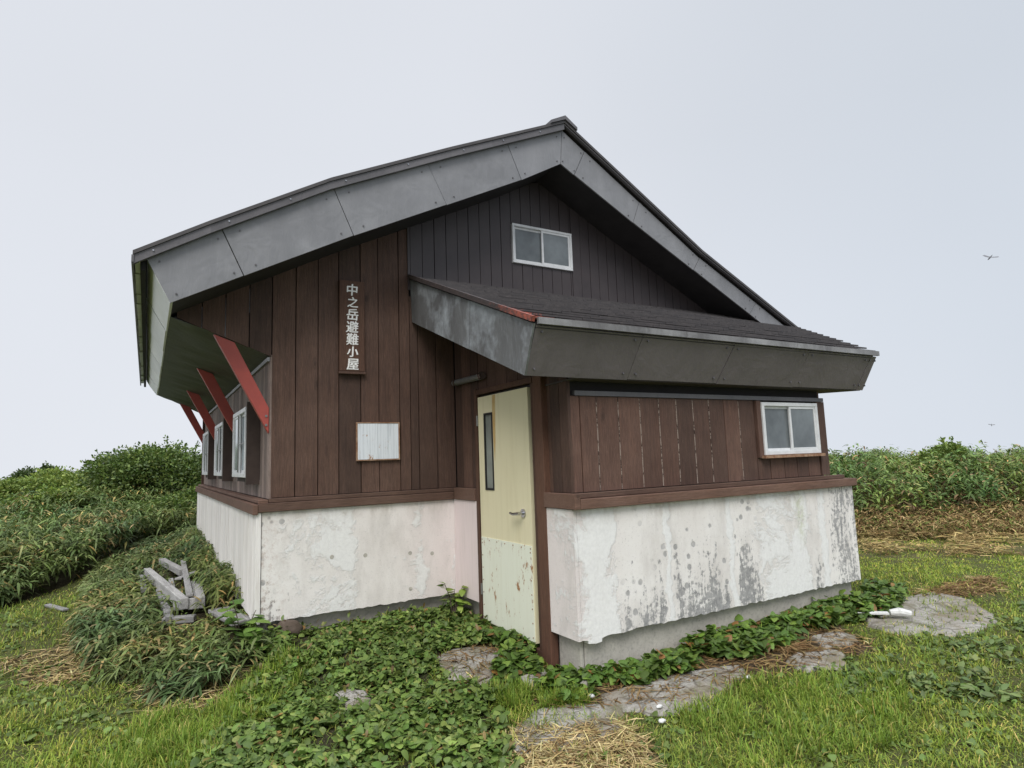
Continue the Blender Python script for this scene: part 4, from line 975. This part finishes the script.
# ------------------------------------------------------------------ stones
def stone(pts, label, h=.020, res=14, name='flat_stone', mat='stone', group=None):
    cx = sum(p[0] for p in pts)/len(pts); cy = sum(p[1] for p in pts)/len(pts)
    # smooth closed outline
    out = []
    n = len(pts)
    for i in range(n):
        p0, p1, p2, p3 = [Vector((*pts[(i+k) % n], 0)) for k in (-1, 0, 1, 2)]
        for q in range(5):
            t_ = q/5; v = .5*((2*p1)+(-p0+p2)*t_+(2*p0-5*p1+4*p2-p3)*t_*t_+(-p0+3*p1-3*p2+p3)*t_**3)
            jx = .09*mnoise.noise(Vector((v.x*7, v.y*7, 3))); out.append((v.x+jx, v.y+.09*mnoise.noise(Vector((v.x*5, v.y*5, 9)))))
    rings = [0, .3, .55, .78, .92, .985, 1.02]; V = []; Fc = []; m_ = len(out)
    zc = float(terr(cx, cy))
    for ri, rr in enumerate(rings):
        for (ox, oy) in out:
            x_ = cx+(ox-cx)*rr; y_ = cy+(oy-cy)*rr
            z_ = float(terr(x_, y_))+h*(1-max(0, rr-.9)**1.0*7 if rr > .9 else 1)+.02*mnoise.noise(Vector((x_*6, y_*6, 0)))+.01*mnoise.noise(Vector((x_*17, y_*17, 4)))
            if rr > 1: z_ = float(terr(x_, y_))-.05
            V.append((x_-cx, y_-cy, z_-zc))
    for ri in range(len(rings)-1):
        for k in range(m_): Fc.append((ri*m_+k, ri*m_+(k+1) % m_, (ri+1)*m_+(k+1) % m_, (ri+1)*m_+k))
    me = bpy.data.meshes.new(name); me.from_pydata(V, [], Fc); me.update(); me.polygons.foreach_set('use_smooth', [True]*len(me.polygons))
    me.materials.append(M[mat]); o = bpy.data.objects.new(name, me); COL.objects.link(o); o.location = (cx, cy, zc)
    return tag(o, label, 'stone', group)
stone([(1.28, -1.31), (1.72, -1.25), (1.88, -1.54), (1.50, -1.95), (1.20, -1.98)], 'flat grey stone in the leaves just left of the door threshold')
stone([(.33, -1.45), (.52, -1.5), (.55, -1.72), (.36, -1.86), (.27, -1.65)], 'small flat stone alone in the middle of the leafy ground cover', .06)
stone([(1.40, -2.57), (1.84, -2.60), (2.0, -2.9), (1.80, -3.15), (1.35, -3.2), (1.05, -2.9)], 'rounded flat stone bordered by straw in front of the annex corner')
stone([(2.02, -2.68), (2.5, -2.64), (3.05, -2.72), (3.3, -2.95), (2.8, -3.2), (2.3, -3.25), (2.02, -3.0)], 'long cracked stone slab beside the annex foundation')
stone([(3.75, -3.02), (4.1, -2.98), (4.25, -3.16), (4.0, -3.36), (3.65, -3.28)], 'small stone slab with pale edge at the lawn border')
stone([(4.40, -2.78), (4.75, -2.86), (4.62, -3.12), (4.28, -3.05)], 'rough grey stone between the foundation weeds and the big slab')
stone([(5.15, -2.88), (5.6, -2.66), (6.4, -2.55), (6.95, -2.6), (6.9, -3.0), (6.47, -3.45), (5.6, -3.60), (5.1, -3.3)], 'large pale flat stone slab at the right end of the hut', .028)
stone([(1.70, -1.98), (2.02, -2.05), (2.10, -2.32), (1.72, -2.30), (1.42, -2.30)], 'narrow stone step below the door post', .04)
def rock(name, p, s, label, mat, cat='pebble', group=None):
    me = bpy.data.meshes.new(name); import bmesh
    bm = bmesh.new(); bmesh.ops.create_icosphere(bm, subdivisions=3, radius=1)
    for v in bm.verts:
        q = v.co.copy(); f_ = 1+.28*mnoise.noise(q*1.3+Vector(p)*7); v.co = Vector((q.x*s[0]*f_, q.y*s[1]*f_, q.z*s[2]*f_+s[2]*.5))
    bm.to_mesh(me); bm.free(); me.polygons.foreach_set('use_smooth', [True]*len(me.polygons)); me.materials.append(M[mat])
    o = bpy.data.objects.new(name, me); COL.objects.link(o); o.location = (p[0], p[1], float(terr(*p))+(p[2] if len(p) > 2 else .03))if False else (p[0], p[1], float(terr(p[0], p[1]))+.03)
    return tag(o, label, cat, group)
G_ = 'white pebbles at the foot of the annex'
rock('pebble', (1.93, -2.66, 0), (.028, .022, .015), 'white pebble by the weeds at the annex corner', 'white_plastic', group=G_)
rock('pebble', (2.06, -3.27, 0), (.028, .021, .015), 'white pebble at the lower edge of the cracked slab', 'white_plastic', group=G_)
rock('pebble', (2.20, -3.10, 0), (.03, .016, .012), 'sliver of white stone lying on the cracked slab', 'white_plastic', group=G_)
rock('pebble', (3.12, -3.12, 0), (.024, .020, .014), 'white pebble between the bare soil and the lawn', 'white_plastic', group=G_)
rock('pebble', (2.02, -2.47, 0), (.04, .035, .03), 'grey pebble touching the concrete corner', 'stone', group=G_)
rock('mossy_rock', (.24, -.03, 0), (.13, .10, .10), 'brown mossy lump against the foundation under the long panel', simple and 'bark', 'rock')
DB = empty('plastic_fragment', (5.5, -2.9, float(terr(5.5, -2.9))+.07), 'broken white plastic pipe piece lying on the large pale slab', 'debris')
z0 = DB.location.z
tpart(MB().beam((5.28, -2.72, z0), (5.47, -2.93, z0+.005), .075, .02), 'plate_piece', 'white_plastic', DB, bevel=.004)
tpart(MB().tube([(5.48, -2.94, z0+.01), (5.54, -3.00, z0+.018), (5.60, -3.08, z0+.005)], [.03, .045, .03], 10), 'round_end', 'white_plastic', DB, smooth=False)

# ------------------------------------------------------------------ timbers
def timber(a, b, w, h, label, name='timber', group='old timbers stacked by the wall', cut=0):
    a = Vector(a); b = Vector(b)
    # several segments for slight irregularity
    me_mb = MB(); me_mb.beam(a, b, w, h)
    c = (a+b)/2; d = (b-a); L = d.length
    lo = MB(); N = 10
    for i in range(1): pass
    X_ = d.normalized(); Y_ = Vector((0, 0, 1)).cross(X_).normalized(); Z_ = X_.cross(Y_)
    V = []; Fc = []
    for i in range(N+1):
        t_ = i/N
        for (sy_, sz_) in ((-1, -1), (1, -1), (1, 1), (-1, 1)):
            V.append(((t_-.5)*L, sy_*w/2*(1+.05*mnoise.noise(Vector((t_*6, sy_, a.x)))), sz_*h/2*(1+.06*mnoise.noise(Vector((t_*5, sz_+3, a.y))))))
    for i in range(N):
        for k in range(4): Fc.append((i*4+k, i*4+(k+1) % 4, (i+1)*4+(k+1) % 4, (i+1)*4+k))
    Fc += [(3, 2, 1, 0), (N*4, N*4+1, N*4+2, N*4+3)]
    me = bpy.data.meshes.new(name); me.from_pydata(V, [], Fc); me.update()
    r_ = random.random(); at = me.attributes.new('rnd', 'FLOAT', 'FACE'); at.data.foreach_set('value', [r_]*len(Fc))
    me.materials.append(M['greywood']); o = bpy.data.objects.new(name, me); COL.objects.link(o)
    o.matrix_world = Matrix.Translation(c) @ Matrix((X_, Y_, Z_)).transposed().to_4x4()
    m = o.modifiers.new('bevel', 'BEVEL'); m.width = .008; m.segments = 2; m.limit_method = 'ANGLE'
    return tag(o, label, 'timber', group)
timber((-.95, 4.5, -1.07), (-.60, 1.30, -1.02), .09, .12, 'long thick grey beam lying along the left of the timber stack')
timber((-.43, 2.7, -1.06), (-.475, 1.32, -1.035), .17, .12, 'short thick grey beam with dark end facing the camera')
timber((-.46, 4.7, -.985), (-.545, 1.34, -.945), .07, .03, 'thin grey lath lying on top of the two thick beams', 'lath')
timber((-.81, 2.95, -1.13), (-.74, 1.15, -1.14), .08, .08, 'thin grey post lowest on the left of the stack')
timber((-1.03, 4.3, -1.10), (-.98, 3.0, -1.10), .07, .06, 'short grey stick sticking out far left of the stack')
timber((-.80, 1.22, -1.15), (-.50, 1.12, -1.15), .10, .07, 'short cross piece lying under the near end of the stack')
timber((-.74, 5.2, -1.02), (-.52, 3.5, -.99), .09, .09, 'grey beam at the back of the stack with a hollow')
timber((-.66, 3.6, -1.09), (-.66, 1.5, -1.10), .06, .05, 'thin grey batten lying between the long beam and the thick beam')
timber((-.25, 3.9, -1.04), (-.60, 2.9, -.985), .09, .03, 'short grey board lying crosswise on the back of the stack')
timber((-.29, .95, -1.06), (-.14, .22, -1.07), .21, .04, 'flat grey plank half buried in bamboo grass by the hut corner', 'plank', None)
timber((-2.05, 3.55, float(terr(-2.05, 3.55))+.03), (-1.80, 2.9, float(terr(-1.8, 2.9))+.03), .07, .03, 'pale weathered wood splinter on the grass at far left', 'wood_splinter', None)
# ------------------------------------------------------------------ single weeds
def weed(cx, cy, base, hts, lsz, cols, label, name='weed_plant', spread=.12, ar=.8):
    root = empty(name, (cx, cy, base), label, 'plant'); mb = MB(); Pp = []
    for h in hts:
        a = random.uniform(0, 2*PI); tx, ty = spread*math.cos(a), spread*math.sin(a)
        mb.tube([(0, 0, 0), (tx*.4, ty*.4, h*.6), (tx, ty, h)], [.007, .005, .003], 5)
        for k in range(9):
            f_ = random.uniform(.45, 1); Pp.append((tx*f_, ty*f_, h*f_))
    t_ = mb.build('stem', 'bark'); t_.parent = root; t_.location = (0, 0, 0)
    P = np.array(Pp); n = len(P); D, S = dirs(n, -.4, .45); L = rng.uniform(*lsz, n)
    o = leaves('foliage', P, D, S, L, L*ar, rng.uniform(.1, .5, n), pick(n, cols, [1]*len(cols)), HEART, 'leaf', fold=.12); o.parent = root
    return root
weed(1.93, -.22, float(terr(1.93, -.22)), [.20, .27, .33, .38], (.07, .12), [(.13, .20, .05), (.17, .24, .07), (.10, .16, .045)], 'young maple leaved weed standing in the corner left of the door')
weed(-.20, -.22, float(terr(-.2, -.22)), [.30, .42, .5, .36], (.10, .17), [(.075, .14, .04), (.10, .17, .05), (.06, .11, .035)], 'tall broad leaved weed hugging the left corner of the hut', spread=.14)
weed(.03, -.28, float(terr(.03, -.28)), [.10, .14, .16], (.12, .2), [(.09, .165, .045), (.07, .13, .04)], 'low large leaved plant at the base of the hut corner', spread=.12)

# ------------------------------------------------------------------ insects
def insect(p, s, label, rot):
    r_ = empty('flying_insect', p, label, 'insect'); r_.rotation_euler = rot
    b = MB().tube([(-.5*s, 0, 0), (-.3*s, 0, .02*s), (0, 0, .05*s), (.35*s, 0, .12*s), (.55*s, 0, .14*s)], [.03*s, .075*s, .08*s, .045*s, .015*s], 8).build('body', 'char'); b.parent = r_
    for sg in (-1, 1):
        w_ = MB().quadprism([(-.1*s, .03*sg*s, .08*s), (.12*s, .03*sg*s, .09*s), (.30*s, .8*sg*s, .16*s), (.12*s, .95*sg*s, .16*s), (-.02*s, .6*sg*s, .13*s)], (0, 0, .006*s)).build('wing', 'wing'); w_.parent = r_
    return r_
insect((5.98, -3.97, 2.21), .075, 'dark dragonfly in the sky right of the roof', (.5, -.6, -.3))
insect((7.22, -3.31, .63), .035, 'tiny insect low in the sky above the right hedge', (.2, -.9, .4))

# ------------------------------------------------------------------ camera, light, world
cam = bpy.data.cameras.new('camera'); co = bpy.data.objects.new('camera', cam); COL.objects.link(co); SC.camera = co
yw, pt, rl = [math.radians(v) for v in (-30.557, 6.8224, -1.9768)]
f = Vector((-math.sin(yw)*math.cos(pt), math.cos(yw)*math.cos(pt), math.sin(pt))); rt = Vector((math.cos(yw), math.sin(yw), 0)); up = rt.cross(f)
R_ = rt*math.cos(rl)+up*math.sin(rl); U_ = -rt*math.sin(rl)+up*math.cos(rl)
mw = Matrix((R_, U_, -f)).transposed().to_4x4(); mw.translation = (-1.0028, -6.6167, .445); co.matrix_world = mw
cam.sensor_width = 36; cam.lens = 619.5/1024*36; cam.clip_end = 2000; cam.clip_start = .05

SUN_EL, SUN_AZ = math.radians(48), math.radians(232)      # azimuth of the light's origin in the XY plane
sl = bpy.data.lights.new('sun', 'SUN'); so = bpy.data.objects.new('sun', sl); COL.objects.link(so)
sl.energy = 2.3; sl.angle = math.radians(30); sl.color = (1, .97, .93)
dv = Vector((math.cos(SUN_AZ)*math.cos(SUN_EL), math.sin(SUN_AZ)*math.cos(SUN_EL), math.sin(SUN_EL)))
so.rotation_euler = dv.to_track_quat('Z', 'Y').to_euler()
W = bpy.data.worlds.new('World'); SC.world = W; W.use_nodes = True; nt = W.node_tree; N_ = nt.nodes; Lk = nt.links
bg = N_['Background']; sky = N_.new('ShaderNodeTexSky'); sky.sky_type = 'NISHITA'; sky.sun_disc = False
sky.sun_elevation = SUN_EL; sky.sun_rotation = PI/2-SUN_AZ; sky.air_density = 1; sky.dust_density = 4
tc = N_.new('ShaderNodeTexCoord'); sp = N_.new('ShaderNodeSeparateXYZ'); Lk.new(tc.outputs['Generated'], sp.inputs[0])
# overcast veil: slightly darker and bluer towards the right (+x, -y)
dt = N_.new('ShaderNodeVectorMath'); dt.operation = 'DOT_PRODUCT'; Lk.new(tc.outputs['Generated'], dt.inputs[0]); dt.inputs[1].default_value = (.86, -.50, .10)
mr = N_.new('ShaderNodeMapRange'); Lk.new(dt.outputs['Value'], mr.inputs[0]); mr.inputs[1].default_value = -.6; mr.inputs[2].default_value = .9
rp = N_.new('ShaderNodeValToRGB'); Lk.new(mr.outputs[0], rp.inputs[0]); rp.color_ramp.elements[0].color = (.76, .79, .85, 1); rp.color_ramp.elements[1].color = (.625, .685, .765, 1)
mid_ = rp.color_ramp.elements.new(.45); mid_.color = (.76, .79, .85, 1)
nz = N_.new('ShaderNodeTexNoise'); Lk.new(tc.outputs['Generated'], nz.inputs['Vector']); nz.inputs['Scale'].default_value = 1.1; nz.inputs['Detail'].default_value = 3
mz = N_.new('ShaderNodeMapRange'); Lk.new(nz.outputs['Fac'], mz.inputs[0]); mz.inputs[1].default_value = .3; mz.inputs[2].default_value = .7; mz.inputs[3].default_value = .965; mz.inputs[4].default_value = 1.03
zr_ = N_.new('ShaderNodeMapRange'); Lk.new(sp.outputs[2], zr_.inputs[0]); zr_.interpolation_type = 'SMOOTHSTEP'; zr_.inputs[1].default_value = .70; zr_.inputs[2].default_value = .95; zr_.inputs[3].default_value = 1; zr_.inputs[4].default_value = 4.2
hz_ = N_.new('ShaderNodeMapRange'); Lk.new(sp.outputs[2], hz_.inputs[0]); hz_.inputs[1].default_value = -.02; hz_.inputs[2].default_value = .45; hz_.inputs[3].default_value = 1.07; hz_.inputs[4].default_value = .97
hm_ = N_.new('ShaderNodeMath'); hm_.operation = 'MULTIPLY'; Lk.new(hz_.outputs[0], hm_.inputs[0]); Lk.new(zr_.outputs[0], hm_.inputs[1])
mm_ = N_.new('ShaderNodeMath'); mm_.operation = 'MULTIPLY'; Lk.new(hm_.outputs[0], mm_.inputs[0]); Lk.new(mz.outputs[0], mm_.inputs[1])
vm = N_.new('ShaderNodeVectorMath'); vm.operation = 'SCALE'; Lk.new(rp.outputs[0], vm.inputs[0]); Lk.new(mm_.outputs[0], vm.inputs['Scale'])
sc_ = N_.new('ShaderNodeVectorMath'); sc_.operation = 'SCALE'; Lk.new(sky.outputs[0], sc_.inputs[0]); sc_.inputs['Scale'].default_value = .1
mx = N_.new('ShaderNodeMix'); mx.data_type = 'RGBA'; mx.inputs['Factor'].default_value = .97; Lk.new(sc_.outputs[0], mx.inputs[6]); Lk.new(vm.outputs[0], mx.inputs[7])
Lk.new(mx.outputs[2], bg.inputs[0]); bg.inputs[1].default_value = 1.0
SC.view_settings.view_transform = 'Standard'; SC.view_settings.look = 'None'; SC.view_settings.exposure = 0
SC.cycles.max_bounces = 6; SC.cycles.diffuse_bounces = 3; SC.cycles.transparent_max_bounces = 4
